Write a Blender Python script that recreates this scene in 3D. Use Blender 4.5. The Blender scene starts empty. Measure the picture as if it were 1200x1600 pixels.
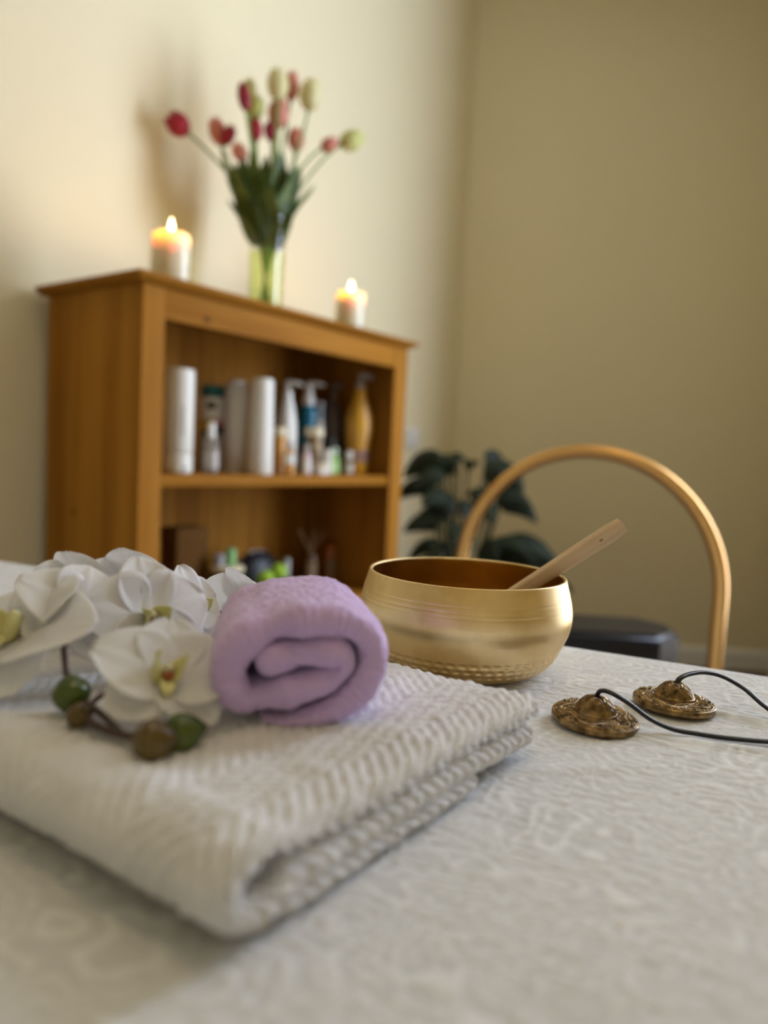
import bpy, bmesh, math, random
import numpy as np
from mathutils import Vector, Matrix

S = bpy.context.scene
COL = S.collection
PI = math.pi

# ------------------------------------------------------------------ camera
CAM_Z = 0.823
pitch, roll = math.atan(92 / 1150.0), 0.05
fw = Vector((0, math.cos(pitch), -math.sin(pitch)))
r0 = Vector((1, 0, 0)); u0 = Vector((0, math.sin(pitch), math.cos(pitch)))
R_ = r0 * math.cos(roll) + u0 * math.sin(roll)
U_ = -r0 * math.sin(roll) + u0 * math.cos(roll)
cam_d = bpy.data.cameras.new('camera')
cam = bpy.data.objects.new('camera', cam_d); COL.objects.link(cam)
cam.matrix_world = Matrix(((R_.x, U_.x, -fw.x, 0), (R_.y, U_.y, -fw.y, 0), (R_.z, U_.z, -fw.z, CAM_Z), (0, 0, 0, 1)))
cam_d.sensor_fit = 'VERTICAL'; cam_d.sensor_height = 36.0
cam_d.lens = 36.0 * 1150 / 1600
cam_d.clip_start = 0.02
cam_d.dof.use_dof = True
cam_d.dof.focus_distance = 0.53
cam_d.dof.aperture_fstop = 2.8
S.camera = cam

# ------------------------------------------------------------------ world, lights, exposure
W = bpy.data.worlds.new('sky'); S.world = W; W.use_nodes = True
W.node_tree.nodes['Background'].inputs[0].default_value = (0.75, 0.85, 1.0, 1)
W.node_tree.nodes['Background'].inputs[1].default_value = 1.0
S.view_settings.view_transform = 'Standard'; S.view_settings.look = 'None'
S.view_settings.gamma = 1.0; S.view_settings.use_curve_mapping = False
S.view_settings.exposure = 0.0

WIN_X, WIN_Y0, WIN_Y1, WIN_Z0, WIN_Z1 = 1.7, 1.46, 2.10, 0.30, 2.58
def area(name, loc, size, size_y, energy, col, direction):
    l = bpy.data.lights.new(name, 'AREA'); l.shape = 'RECTANGLE'; l.size = size; l.size_y = size_y
    l.energy = energy; l.color = col
    o = bpy.data.objects.new(name, l); COL.objects.link(o); o.location = loc
    o.rotation_euler = Vector(direction).to_track_quat('-Z', 'Y').to_euler()
    return o
# sky light through the upper part of the tall window, weaker light from the ground outside through its lower part
area('sky_daylight', (WIN_X + 0.12, (WIN_Y0 + WIN_Y1) / 2, 1.80), WIN_Y1 - WIN_Y0, 1.56, 48, (0.77, 0.90, 1.19), (-1, 0, 0))
area('ground_daylight', (WIN_X + 0.12, (WIN_Y0 + WIN_Y1) / 2, 0.66), WIN_Y1 - WIN_Y0, 0.70, 17, (0.90, 0.95, 1.05), (-1, 0, 0))
# warm ceiling lamp above the treatment table
area('ceiling_lamp', (0.15, 0.35, 2.80), 0.5, 0.5, 4.5, (1.0, 0.70, 0.38), (0, 0, -1))
# ------------------------------------------------------------------ helpers: objects
def link(name, me, mat=None, parent=None):
    o = bpy.data.objects.new(name, me); COL.objects.link(o)
    if mat is not None and me is not None: me.materials.append(mat)
    if parent is not None: o.parent = parent
    return o
def tag(o, label, cat=None, group=None, kind=None):
    o['label'] = label
    if cat: o['category'] = cat
    if group: o['group'] = group
    if kind: o['kind'] = kind
    return o
def thing(name, label, cat, loc=(0, 0, 0), rotz=0.0, group=None):
    o = link(name, None); o.location = loc; o.rotation_euler = (0, 0, rotz)
    return tag(o, label, cat, group)
def mesh(name, verts, faces, mat, parent=None, sharp=40, loc=None, rotz=None):
    me = bpy.data.meshes.new(name)
    me.from_pydata([tuple(v) for v in verts], [], faces)
    me.update()
    for p in me.polygons: p.use_smooth = True
    if sharp: me.set_sharp_from_angle(angle=math.radians(sharp))
    o = link(name, me, mat, parent)
    if loc is not None: o.location = loc
    if rotz is not None: o.rotation_euler = (0, 0, rotz)
    return o
def grid_mesh(name, P, mat, parent=None, closed_i=False, closed_j=False, attr=None, flip=False):
    """P: (ni, nj, 3) numpy grid of points -> one quad mesh"""
    ni, nj = P.shape[:2]
    idx = np.arange(ni * nj).reshape(ni, nj)
    a = idx if not closed_i else np.vstack([idx, idx[:1]])
    if closed_j: a = np.hstack([a, a[:, :1]])
    q = np.stack([a[:-1, :-1], a[1:, :-1], a[1:, 1:], a[:-1, 1:]], -1).reshape(-1, 4)
    if flip: q = q[:, ::-1]
    me = bpy.data.meshes.new(name)
    me.vertices.add(ni * nj); me.vertices.foreach_set('co', P.reshape(-1).astype(np.float32))
    nf = len(q)
    me.loops.add(nf * 4); me.loops.foreach_set('vertex_index', q.reshape(-1).astype(np.int32))
    me.polygons.add(nf)
    me.polygons.foreach_set('loop_start', np.arange(0, nf * 4, 4, dtype=np.int32))
    me.polygons.foreach_set('use_smooth', np.ones(nf, dtype=bool))
    me.update(calc_edges=True); me.validate()
    if attr is not None:
        for k, v in attr.items():
            at = me.attributes.new(k, 'FLOAT', 'POINT'); at.data.foreach_set('value', v.reshape(-1).astype(np.float32))
    return link(name, me, mat, parent)
def grid_normals(P, closed_i=False, closed_j=False):
    def diff(A, ax, cl):
        if cl: return np.roll(A, -1, ax) - np.roll(A, 1, ax)
        return np.gradient(A, axis=ax)
    n = np.cross(diff(P, 0, closed_i), diff(P, 1, closed_j))
    return n / (np.linalg.norm(n, axis=-1, keepdims=True) + 1e-12)

class MB:
    def __init__(s): s.v = []; s.f = []
    def add(s, verts, faces):
        b = len(s.v); s.v += [tuple(x) for x in verts]; s.f += [[b + i for i in f] for f in faces]; return s
    def box(s, x0, x1, y0, y1, z0, z1, bev=0.0):
        bm = bmesh.new(); bmesh.ops.create_cube(bm, size=1)
        for v in bm.verts:
            v.co = ((x0 + x1) / 2 + v.co.x * (x1 - x0), (y0 + y1) / 2 + v.co.y * (y1 - y0), (z0 + z1) / 2 + v.co.z * (z1 - z0))
        if bev: bmesh.ops.bevel(bm, geom=bm.edges[:], offset=bev, segments=2, affect='EDGES', profile=0.6)
        bm.verts.index_update()
        s.add([v.co.copy() for v in bm.verts], [[v.index for v in f.verts] for f in bm.faces]); bm.free(); return s
    def lathe(s, prof, n=40, c=(0, 0, 0), sx=1.0, sy=1.0, cap=True):
        b = len(s.v); m = len(prof)
        for r, z in prof:
            for k in range(n):
                a = 2 * PI * k / n; s.v.append((c[0] + r * sx * math.cos(a), c[1] + r * sy * math.sin(a), c[2] + z))
        for i in range(m - 1):
            for k in range(n):
                k2 = (k + 1) % n; s.f.append([b + i * n + k, b + i * n + k2, b + (i + 1) * n + k2, b + (i + 1) * n + k])
        if cap:
            if prof[0][0] > 1e-6: s.f.append([b + k for k in range(n)][::-1])
            if prof[-1][0] > 1e-6: s.f.append([b + (m - 1) * n + k for k in range(n)])
        return s
    def tube(s, pts, rad, n=10, ru=1.0, up=None):
        pts = [Vector(p) for p in pts]; m = len(pts)
        if not isinstance(rad, (list, tuple)): rad = [rad] * m
        b = len(s.v); ref = Vector(up) if up else None; prev = None
        for i, p in enumerate(pts):
            t = (pts[min(i + 1, m - 1)] - pts[max(i - 1, 0)]).normalized()
            if ref is not None: x = t.cross(ref)
            elif prev is None: x = t.cross(Vector((0, 0, 1)) if abs(t.z) < .9 else Vector((1, 0, 0)))
            else: x = prev - t * prev.dot(t)
            if x.length < 1e-6: x = prev or Vector((1, 0, 0))
            x.normalize(); y = t.cross(x); prev = x
            for k in range(n):
                a = 2 * PI * k / n; s.v.append(tuple(p + (x * math.cos(a) + y * math.sin(a) * ru) * rad[i]))
        for i in range(m - 1):
            for k in range(n):
                k2 = (k + 1) % n; s.f.append([b + i * n + k, b + i * n + k2, b + (i + 1) * n + k2, b + (i + 1) * n + k])
        s.f.append([b + k for k in range(n)][::-1]); s.f.append([b + (m - 1) * n + k for k in range(n)])
        return s
    def build(s, name, mat, parent=None, sharp=40, loc=None, rotz=None):
        return mesh(name, s.v, s.f, mat, parent, sharp, loc, rotz)

def bez(p0, p1, p2, p3, n=14):
    p0, p1, p2, p3 = map(Vector, (p0, p1, p2, p3)); out = []
    for i in range(n + 1):
        t = i / n; out.append(p0 * (1 - t) ** 3 + p1 * 3 * t * (1 - t) ** 2 + p2 * 3 * t * t * (1 - t) + p3 * t ** 3)
    return out
def catmull(pts, n=10):
    P = [Vector(p) for p in pts]; P = [P[0] * 2 - P[1]] + P + [P[-1] * 2 - P[-2]]; out = []
    for i in range(1, len(P) - 2):
        a, b, c, d = P[i - 1:i + 3]
        for k in range(n):
            t = k / n
            out.append(0.5 * ((2 * b) + (c - a) * t + (2 * a - 5 * b + 4 * c - d) * t * t + (3 * b - a - 3 * c + d) * t ** 3))
    out.append(P[-2]); return out
_rs = np.random.default_rng(11)
_tab = _rs.random((256, 256))
def vnoise(x, y, off=0):
    x = np.asarray(x) + off * 17.3; y = np.asarray(y) + off * 31.7
    xi = np.floor(x).astype(int); yi = np.floor(y).astype(int); fx = x - xi; fy = y - yi
    fx = fx * fx * (3 - 2 * fx); fy = fy * fy * (3 - 2 * fy)
    g = lambda a, b: _tab[a % 256, b % 256]
    return (g(xi, yi) * (1 - fx) + g(xi + 1, yi) * fx) * (1 - fy) + (g(xi, yi + 1) * (1 - fx) + g(xi + 1, yi + 1) * fx) * fy

# ------------------------------------------------------------------ helpers: materials
def newmat(name):
    m = bpy.data.materials.new(name); m.use_nodes = True
    return m, m.node_tree, m.node_tree.nodes['Principled BSDF']
def pmat(name, col, rough=0.5, metal=0.0, spec=0.5, bump=None, var=None, sheen=0.0, trans=0.0, ior=1.45, coat=0.0, emit=None, sss=0.0, alpha=1.0):
    m, nt, b = newmat(name)
    b.inputs['Base Color'].default_value = (*col, 1); b.inputs['Roughness'].default_value = rough
    b.inputs['Metallic'].default_value = metal; b.inputs['Specular IOR Level'].default_value = spec
    b.inputs['Transmission Weight'].default_value = trans; b.inputs['IOR'].default_value = ior
    b.inputs['Coat Weight'].default_value = coat; b.inputs['Sheen Weight'].default_value = sheen
    b.inputs['Subsurface Weight'].default_value = sss; b.inputs['Subsurface Radius'].default_value = (0.01, 0.008, 0.006)
    b.inputs['Alpha'].default_value = alpha
    if emit: b.inputs['Emission Color'].default_value = (*emit[0], 1); b.inputs['Emission Strength'].default_value = emit[1]
    tc = nt.nodes.new('ShaderNodeTexCoord')
    if var:   # (scale, amount)
        n = nt.nodes.new('ShaderNodeTexNoise'); n.inputs['Scale'].default_value = var[0]; n.inputs['Detail'].default_value = 4
        nt.links.new(tc.outputs['Object'], n.inputs['Vector'])
        r = nt.nodes.new('ShaderNodeMapRange'); r.inputs[3].default_value = 1 - var[1]; r.inputs[4].default_value = 1 + var[1]
        nt.links.new(n.outputs['Fac'], r.inputs[0])
        h = nt.nodes.new('ShaderNodeHueSaturation'); h.inputs['Color'].default_value = (*col, 1)
        nt.links.new(r.outputs[0], h.inputs['Value']); nt.links.new(h.outputs[0], b.inputs['Base Color'])
    if bump:  # (scale, strength, distance)
        n = nt.nodes.new('ShaderNodeTexNoise'); n.inputs['Scale'].default_value = bump[0]; n.inputs['Detail'].default_value = 3
        nt.links.new(tc.outputs['Object'], n.inputs['Vector'])
        bp = nt.nodes.new('ShaderNodeBump'); bp.inputs['Strength'].default_value = bump[1]; bp.inputs['Distance'].default_value = bump[2]
        nt.links.new(n.outputs['Fac'], bp.inputs['Height']); nt.links.new(bp.outputs[0], b.inputs['Normal'])
    return m
def wood(name, dark, light, axis=2, plank=None, knots=(), rough=0.6, scale=1.0, tint=0.12, spec=.07):
    m, nt, b = newmat(name); N = nt.nodes.new; L = nt.links.new
    tc = N('ShaderNodeTexCoord'); mp = N('ShaderNodeMapping')
    sc = [26 * scale] * 3; sc[axis] = 1.1 * scale; mp.inputs['Scale'].default_value = sc
    L(tc.outputs['Object'], mp.inputs[0])
    n1 = N('ShaderNodeTexNoise'); n1.inputs['Scale'].default_value = 1.0; n1.inputs['Detail'].default_value = 5; n1.inputs['Distortion'].default_value = 0.6
    L(mp.outputs[0], n1.inputs['Vector'])
    n2 = N('ShaderNodeTexNoise'); n2.inputs['Scale'].default_value = 4.5; n2.inputs['Detail'].default_value = 3
    L(mp.outputs[0], n2.inputs['Vector'])
    mx = N('ShaderNodeMath'); mx.operation = 'MULTIPLY_ADD'; mx.inputs[1].default_value = 0.35
    L(n2.outputs['Fac'], mx.inputs[0]); L(n1.outputs['Fac'], mx.inputs[2])
    val = mx.outputs[0]
    if plank:  # (axis index, width)
        sx = N('ShaderNodeSeparateXYZ'); L(tc.outputs['Object'], sx.inputs[0])
        d = N('ShaderNodeMath'); d.operation = 'DIVIDE'; d.inputs[1].default_value = plank[1]; L(sx.outputs[plank[0]], d.inputs[0])
        fl = N('ShaderNodeMath'); fl.operation = 'FLOOR'; L(d.outputs[0], fl.inputs[0])
        wn = N('ShaderNodeTexWhiteNoise'); wn.noise_dimensions = '1D'; L(fl.outputs[0], wn.inputs['W'])
        ad = N('ShaderNodeMath'); ad.operation = 'MULTIPLY_ADD'; ad.inputs[1].default_value = tint * 2.2; L(wn.outputs['Value'], ad.inputs[0]); L(val, ad.inputs[2])
        val = ad.outputs[0]; lo, hi = 0.45, 1.15
    else: lo, hi = 0.42, 0.95
    rp = N('ShaderNodeValToRGB'); rp.color_ramp.elements[0].position = lo; rp.color_ramp.elements[0].color = (*dark, 1)
    rp.color_ramp.elements[1].position = hi; rp.color_ramp.elements[1].color = (*light, 1); L(val, rp.inputs[0])
    col = rp.outputs[0]
    for (kx, ky, kz, s1, s2, s3) in knots:
        vm = N('ShaderNodeMapping'); vm.vector_type = 'POINT'
        vm.inputs['Location'].default_value = (-kx * s1, -ky * s2, -kz * s3); vm.inputs['Scale'].default_value = (s1, s2, s3)
        L(tc.outputs['Object'], vm.inputs[0])
        ln = N('ShaderNodeVectorMath'); ln.operation = 'LENGTH'; L(vm.outputs[0], ln.inputs[0])
        mr = N('ShaderNodeMapRange'); mr.inputs[1].default_value = 0.35; mr.inputs[2].default_value = 1.0; mr.inputs[3].default_value = 0.85; mr.inputs[4].default_value = 0.0
        L(ln.outputs['Value'], mr.inputs[0])
        mc = N('ShaderNodeMix'); mc.data_type = 'RGBA'; L(mr.outputs[0], mc.inputs[0]); L(col, mc.inputs[6]); mc.inputs[7].default_value = (0.07, 0.025, 0.008, 1)
        col = mc.outputs[2]
    L(col, b.inputs['Base Color']); b.inputs['Roughness'].default_value = rough; b.inputs['Specular IOR Level'].default_value = spec
    bp = N('ShaderNodeBump'); bp.inputs['Strength'].default_value = 0.12; bp.inputs['Distance'].default_value = 0.002
    L(n2.outputs['Fac'], bp.inputs['Height']); L(bp.outputs[0], b.inputs['Normal'])
    return m

M_wall = pmat('painted_plaster', (0.83, 0.745, 0.50), 0.85, bump=(220, 0.06, 0.002))
M_ceil = pmat('ceiling_paint', (0.84, 0.79, 0.66), 0.9)
M_floor = wood('floor_laminate', (0.10, 0.055, 0.03), (0.22, 0.13, 0.075), axis=0, plank=(1, 0.14), rough=0.4)
M_base = pmat('baseboard_gloss', (0.88, 0.88, 0.84), 0.4)
M_plastic_w = pmat('white_plastic', (0.82, 0.81, 0.77), 0.3)

# ------------------------------------------------------------------ setting
d1 = Vector((0.590, 0.8074, 0)); nn = Vector((-0.8074, 0.590, 0)); P0 = Vector((-0.4824, 1.435, 0))
def loc(u, v, z): return P0 + d1 * u + nn * v + Vector((0, 0, z))
RZ = math.atan2(d1.y, d1.x)
CEIL = 2.85
corner = Vector((0.2809, 3.110, 0))
wl_end = corner - d1 * ((corner.y + 1.2) / d1.y)
cr_end = corner + Vector((0.997, -0.08, 0)) * 1.38
occluder_edge = Vector((1.205, 2.065, 0))
alc = Vector((WIN_X, 2.22, 0))
def wall(name, a, b, t=0.10, z0=0.0, z1=CEIL, parent=None, m=M_wall):
    a = Vector(a); b = Vector(b); d = (b - a).normalized(); o = Vector((d.y, -d.x, 0))  # outward on the right hand of a->b
    V = [a, b, b + o * t, a + o * t]
    verts = [(p.x, p.y, z0) for p in V] + [(p.x, p.y, z1) for p in V]
    ob = mesh(name, verts, [[3, 2, 1, 0], [4, 5, 6, 7], [0, 1, 5, 4], [1, 2, 6, 5], [2, 3, 7, 6], [3, 0, 4, 7]], m, parent, sharp=30)
    ob['kind'] = 'structure'; return ob
BY = -1.2
wall('wall_left', corner, wl_end)
wall('wall_right', cr_end, corner)
wall('wall_occluder', occluder_edge, cr_end)  # unseen wing wall, added to cut the window light towards the room corner
wall('wall_alcove', alc, occluder_edge)
# window wall, with a deep opening
mb = MB()
def wbox(y0, y1, z0, z1): mb.box(WIN_X, WIN_X + 0.10, y0, y1, z0, z1)
wbox(BY, WIN_Y0, 0, CEIL); wbox(WIN_Y1, alc.y + .1, 0, CEIL); wbox(WIN_Y0, WIN_Y1, 0, WIN_Z0); wbox(WIN_Y0, WIN_Y1, WIN_Z1, CEIL)
o = mb.build('wall_window', M_wall, sharp=30); o['kind'] = 'structure'
mb = MB()
mb.box(WIN_X + .04, WIN_X + .09, WIN_Y0, WIN_Y0 + .04, WIN_Z0, WIN_Z1); mb.box(WIN_X + .04, WIN_X + .09, WIN_Y1 - .04, WIN_Y1, WIN_Z0, WIN_Z1)
mb.box(WIN_X + .04, WIN_X + .09, WIN_Y0 + .04, WIN_Y1 - .04, WIN_Z0, WIN_Z0 + .04); mb.box(WIN_X + .04, WIN_X + .09, WIN_Y0 + .04, WIN_Y1 - .04, WIN_Z1 - .04, WIN_Z1)
o = mb.build('window_1', M_plastic_w, sharp=30); o['kind'] = 'structure'
wall('wall_back', (wl_end.x, BY, 0), (WIN_X + .1, BY, 0))
o = MB().box(wl_end.x - .2, WIN_X + .2, BY - .1, 3.4, -0.06, 0).build('floor', M_floor, sharp=30); o['kind'] = 'structure'
o = MB().box(wl_end.x - .2, WIN_X + .2, BY - .1, 3.4, CEIL, CEIL + .06).build('ceiling', M_ceil, sharp=30); o['kind'] = 'structure'
def baseboard(name, a, b, h=0.085, t=0.014):
    a = Vector(a); b = Vector(b); d = (b - a).normalized(); i = Vector((-d.y, d.x, 0))
    prof = [(0, 0), (t, 0), (t, h - .012), (t * .55, h - .003), (0.3 * t, h), (0, h)]
    V = []
    for p in (a, b):
        for q, z in prof: w = p + i * q; V.append((w.x, w.y, z))
    k = len(prof)
    F = [[j, (j + 1) % k, k + (j + 1) % k, k + j] for j in range(k)] + [list(range(k))[::-1], list(range(k, 2 * k))]
    o = mesh(name, V, F, M_base, sharp=30); o['kind'] = 'structure'; return o
baseboard('baseboard_right', cr_end, corner)
baseboard('baseboard_left', corner, wl_end)

# ------------------------------------------------------------------ pine cabinet (local x = width, y = depth to the wall, z up)
PD, PL = (0.26, 0.098, 0.008), (0.42, 0.185, 0.024)
M_pv = wood('pine_upright', PD, PL, axis=2)
M_side = wood('pine_side_boards', PD, PL, axis=2, plank=(1, 0.062), knots=((0, 0.225, 0.664, 20, 160, 75), (0, 0.10, 0.93, 20, 300, 160)))
M_ph = wood('pine_horizontal', PD, PL, axis=0, knots=((0.158, 0, 1.082, 75, 20, 110),))
M_back = wood('pine_back_planks_shaded', (.19, .070, .006), (.31, .135, .017), axis=2, plank=(0, 0.085), tint=0.2)  # darker than the other pine: shade inside the cabinet put into the colour
cab = thing('pine_cabinet', 'honey pine open cabinet with candles and tulips on top, against the left wall', 'cabinet', (P0.x, P0.y, 0), RZ)
CW, CD, CT = 0.894, 0.347, 1.143
MB().box(0, 0.02, 0.018, CD - .012, 0.05, 1.126, .0015).build('side_panel', M_side, cab)
MB().box(CW - .02, CW, 0.018, CD - .012, 0.05, 1.126, .0015).build('side_panel', M_side, cab)
MB().box(0, 0.052, -0.002, 0.018, 0.0, 1.126, .002).build('stile', M_pv, cab)
MB().box(CW - .058, CW, -0.002, 0.018, 0.0, 1.126, .002).build('stile', M_pv, cab)
MB().box(0.052, CW - .058, 0.0, 0.018, 1.066, 1.126, .002).build('top_rail', M_ph, cab)
# cornice board with a chamfered underside
prof = [(-.006, 1.1265), (-.012, 1.129), (-.022, 1.136), (-.024, 1.138), (-.024, 1.142), (-.022, 1.1445)]
V = []; F = []
rings = []
for off, z in prof:
    k = -off; rings.append([(-k, -k, z), (CW + k, -k, z), (CW + k, CD + .004, z), (-k, CD + .004, z)])
for r in rings: V += r
for i in range(len(rings) - 1):
    for j in range(4): F.append([i * 4 + j, i * 4 + (j + 1) % 4, (i + 1) * 4 + (j + 1) % 4, (i + 1) * 4 + j])
F.append([3, 2, 1, 0]); q = (len(rings) - 1) * 4; F.append([q, q + 1, q + 2, q + 3])
mesh('cornice', V, F, M_ph, cab, sharp=25)
for zt, nm in ((0.757, 'shelf'), (0.42, 'shelf'), (0.085, 'bottom_shelf')):
    MB().box(0.0205, CW - .0205, 0.0185, CD - .022, zt - .0245, zt, .002).build(nm, M_ph, cab)
    # nosing in front, between the stiles
    MB().box(0.053, CW - .059, 0.006, 0.0183, zt - .0245, zt, .002).build('shelf_edge', M_ph, cab)
MB().box(0.052, CW - .058, 0.0, 0.018, 0.0, 0.06, .002).build('plinth', M_ph, cab)
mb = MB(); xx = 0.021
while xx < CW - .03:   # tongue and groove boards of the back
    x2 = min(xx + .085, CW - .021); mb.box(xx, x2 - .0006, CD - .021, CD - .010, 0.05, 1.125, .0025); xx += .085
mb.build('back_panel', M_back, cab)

# ------------------------------------------------------------------ bottles and jars on the middle shelf
SH1, SH2, TOPZ = 0.758, 0.421, 1.1455
M_wgloss = pmat('white_bottle_plastic', (0.78, 0.755, 0.67), 0.28, var=(3, .02))
M_wgrey = pmat('pearl_bottle_plastic', (0.60, 0.57, 0.52), 0.25)
M_black = pmat('black_plastic', (0.012, 0.012, 0.014), 0.35)
M_text = pmat('grey_print', (0.16, 0.17, 0.19), 0.6)
M_blue = pmat('navy_print', (0.03, 0.06, 0.2), 0.6)
M_teal = pmat('teal_liquid', (0.0, 0.14, 0.22), 0.25)
M_tealc = pmat('teal_cap', (0.01, 0.15, 0.16), 0.4)
M_amber = pmat('amber_bottle', (0.55, 0.24, 0.01), 0.15, coat=.5)
M_orange = pmat('orange_bottle', (0.66, 0.34, 0.03), 0.25, coat=.4)
M_cream = pmat('cream_cap', (0.72, 0.62, 0.42), 0.45)
M_dark = pmat('smoked_bottle', (0.05, 0.04, 0.035), 0.12, coat=.6)
M_label_w = pmat('paper_label', (0.78, 0.76, 0.70), 0.6)
M_label_b = pmat('mauve_label', (0.33, 0.19, 0.15), 0.6)
M_yellow = pmat('yellow_print', (0.55, 0.36, 0.02), 0.6)
M_pink = pmat('pink_print', (0.62, 0.25, 0.30), 0.6)
M_greenb = pmat('lime_plastic', (0.25, 0.48, 0.10), 0.35)
M_clear = pmat('clear_plastic', (0.86, 0.84, 0.80), 0.08, trans=0.85, ior=1.3)
M_lgrey = pmat('frosted_grey_plastic', (0.46, 0.42, 0.38), 0.3)
def arc_patch(r, z0, z1, a0, a1, n=16, lift=.0004, sx=1, sy=1):
    V = []; F = []
    for i in range(n + 1):
        a = a0 + (a1 - a0) * i / n
        for rr, z in ((r + lift, z0), (r + lift, z1), (r - .0005, z1), (r - .0005, z0)):
            V.append((rr * sx * math.cos(a), rr * sy * math.sin(a), z))
    for i in range(n):
        for j in range(4): F.append([i * 4 + j, (i + 1) * 4 + j, (i + 1) * 4 + (j + 1) % 4, i * 4 + (j + 1) % 4])
    F += [[0, 1, 2, 3], [n * 4 + 3, n * 4 + 2, n * 4 + 1, n * 4]]
    return V, F
FACE = math.radians(-62)   # direction (world angle) from the shelf towards the camera
def label(root, name, r, z0, z1, mat, half=60, c=FACE, sx=1, sy=1, lab=None):
    V, F = arc_patch(r, z0, z1, c - math.radians(half), c + math.radians(half), sx=sx, sy=sy)
    o = mesh(name, V, F, mat, root, sharp=30)
    if lab: o['label'] = lab
    return o
GB = 'toiletry bottles on the middle shelf'
def bt(name, lab, cat, u, v, z=SH1, group=GB):
    return thing(name, lab, cat, loc(u, v, z), 0, group)
def round_prof(r, h, b=.004, shoulder=None, neck=None):
    p = [(0, 0), (r - b, 0), (r, b)]
    if shoulder is None: p += [(r, h - b), (r - b, h), (0, h)]
    else:
        zs, rn = shoulder
        for i in range(1, 8):
            t = i / 7; p.append((rn + (r - rn) * math.cos(t * PI / 2) ** .8 if t < 1 else rn, zs + (h - zs) * math.sin(t * PI / 2)))
        p.insert(3, (r, zs)); p += [(0, h)]
    return p
# tall white bottle
t = bt('lotion_bottle', 'tall plain white cylinder bottle at the left end of the shelf, grey vertical lettering', 'bottle', .1412, .060)
MB().lathe(round_prof(.0301, .0445), 48).build('bottle_base', M_wgloss, t)
MB().lathe([(0, 0), (.0297, 0), (.0301, .001), (.0301, .170), (.0292, .1745), (.026, .176), (0, .176)], 48, (0, 0, .0455)).build('bottle_body', M_wgloss, t)
mb = MB(); rng = random.Random(4); z = .082
while z < .142:    # a vertical line of small grey letters
    hgt = rng.choice((.004, .005, .0055))
    mb.add(*arc_patch(.0301, z, z + .0012, FACE - .02, FACE + .14, 4)); mb.add(*arc_patch(.0301, z + .0012, z + hgt - .001, FACE - .02, FACE + .02, 2))
    if rng.random() < .6: mb.add(*arc_patch(.0301, z + hgt - .0022, z + hgt - .001, FACE - .02, FACE + .12, 4))
    z += hgt + .0012
mb.build('lettering', M_text, t, sharp=30)
mb = MB()
V, F = arc_patch(.0301, .008, .0145, FACE + .10, FACE + .34, 6); mb.add(V, F); mb.build('emblem', M_blue, t, sharp=30)
# dark bottle with busy label, teal cap
t = bt('shampoo_bottle', 'dark bottle with white and yellow label and teal cap, behind the small clear bottle', 'bottle', .325, .170)
MB().lathe(round_prof(.0296, .182, .004), 40).build('bottle_body', M_dark, t)
MB().lathe([(0, .1825), (.0296, .1825), (.0285, .204), (.025, .2067), (0, .2067)], 40).build('cap', M_tealc, t)
label(t, 'label_upper', .0297, .125, .178, M_label_w, 75)
label(t, 'label_mark', .0302, .150, .166, M_black, 22, FACE - .35)
label(t, 'label_yellow', .0297, .098, .1245, M_yellow, 38, FACE - .65)
label(t, 'label_pink', .0297, .110, .1245, M_pink, 30, FACE + .55)
label(t, 'label_lower', .0297, .0, .090, M_lgrey, 60, FACE)
# small clear bottle with white cap
t = bt('travel_bottle', 'small clear bottle with pale cap in front of the dark labelled bottle', 'bottle', .226, .055)
MB().lathe(round_prof(.0175, .078, .003, (.060, .008)), 32).build('bottle_body', M_clear, t)
MB().lathe([(0, .0785), (.0085, .0785), (.0085, .110), (.007, .1134), (0, .1134)], 24).build('cap', M_label_w, t)
label(t, 'label', .0176, .012, .05, M_lgrey, 70)
# pearl tapered bottle
t = bt('conditioner_bottle', 'pearly grey bottle narrowing downwards, left of the white tapered bottle', 'bottle', .3494, .113)
MB().lathe([(0, 0), (.021, 0), (.0228, .002), (.0268, .09), (.0296, .16), (.030, .19), (.0285, .208), (.022, .2185), (.01, .2204), (0, .2204)], 48).build('bottle_body', M_wgrey, t)
MB().lathe([(.0229, .0), (.0234, .001), (.0239, .012), (.0234, .013), (.0229, .012)], 48, cap=False).build('seam_ring', M_wgrey, t)
# white tapered bottle
t = bt('shampoo_bottle', 'shiny white bottle tapering slightly upwards, left of the amber bottle', 'bottle', .3735, .050)
MB().lathe([(0, 0), (.0290, 0), (.0300, .002), (.0285, .10), (.0262, .19), (.0255, .2195), (.0235, .2255), (.020, .2264), (0, .2264)], 48).build('bottle_body', M_wgloss, t)
# white swan-neck pump bottle
def pump(root, z0, zt, r, mat, reach, ang, stem=True, tip_drop=.010):
    """pump dispenser: collar, stem and spout"""
    MB().lathe([(0, z0), (r, z0), (r, z0 + .012), (r * .8, z0 + .016), (0, z0 + .016)], 24).build('pump_collar', mat, root)
    dx, dy = math.cos(ang), math.sin(ang); mb = MB()
    mb.tube([(0, 0, z0 + .014), (0, 0, zt - .006)], r * .42, 14)
    mb.tube([(-dx * .006, -dy * .006, zt - .006), (dx * .3 * reach, dy * .3 * reach, zt - .004), (dx * .8 * reach, dy * .8 * reach, zt - .006), (dx * reach, dy * reach, zt - tip_drop)], [r * .62, r * .6, r * .42, r * .3], 14)
    mb.build('pump_head', mat, root)
RIGHT = math.radians(-5)
t = bt('pump_bottle', 'white pump bottle with sloping shoulders behind the amber bottle', 'bottle', .5520, .140)
MB().lathe([(0, 0), (.0255, 0), (.0274, .004), (.0274, .105), (.0262, .130), (.0225, .155), (.0175, .180), (.0135, .196), (.0125, .200), (0, .200)], 40).build('bottle_body', M_wgloss, t)
pump(t, .200, .2414, .0125, M_wgloss, .040, RIGHT)
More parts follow.
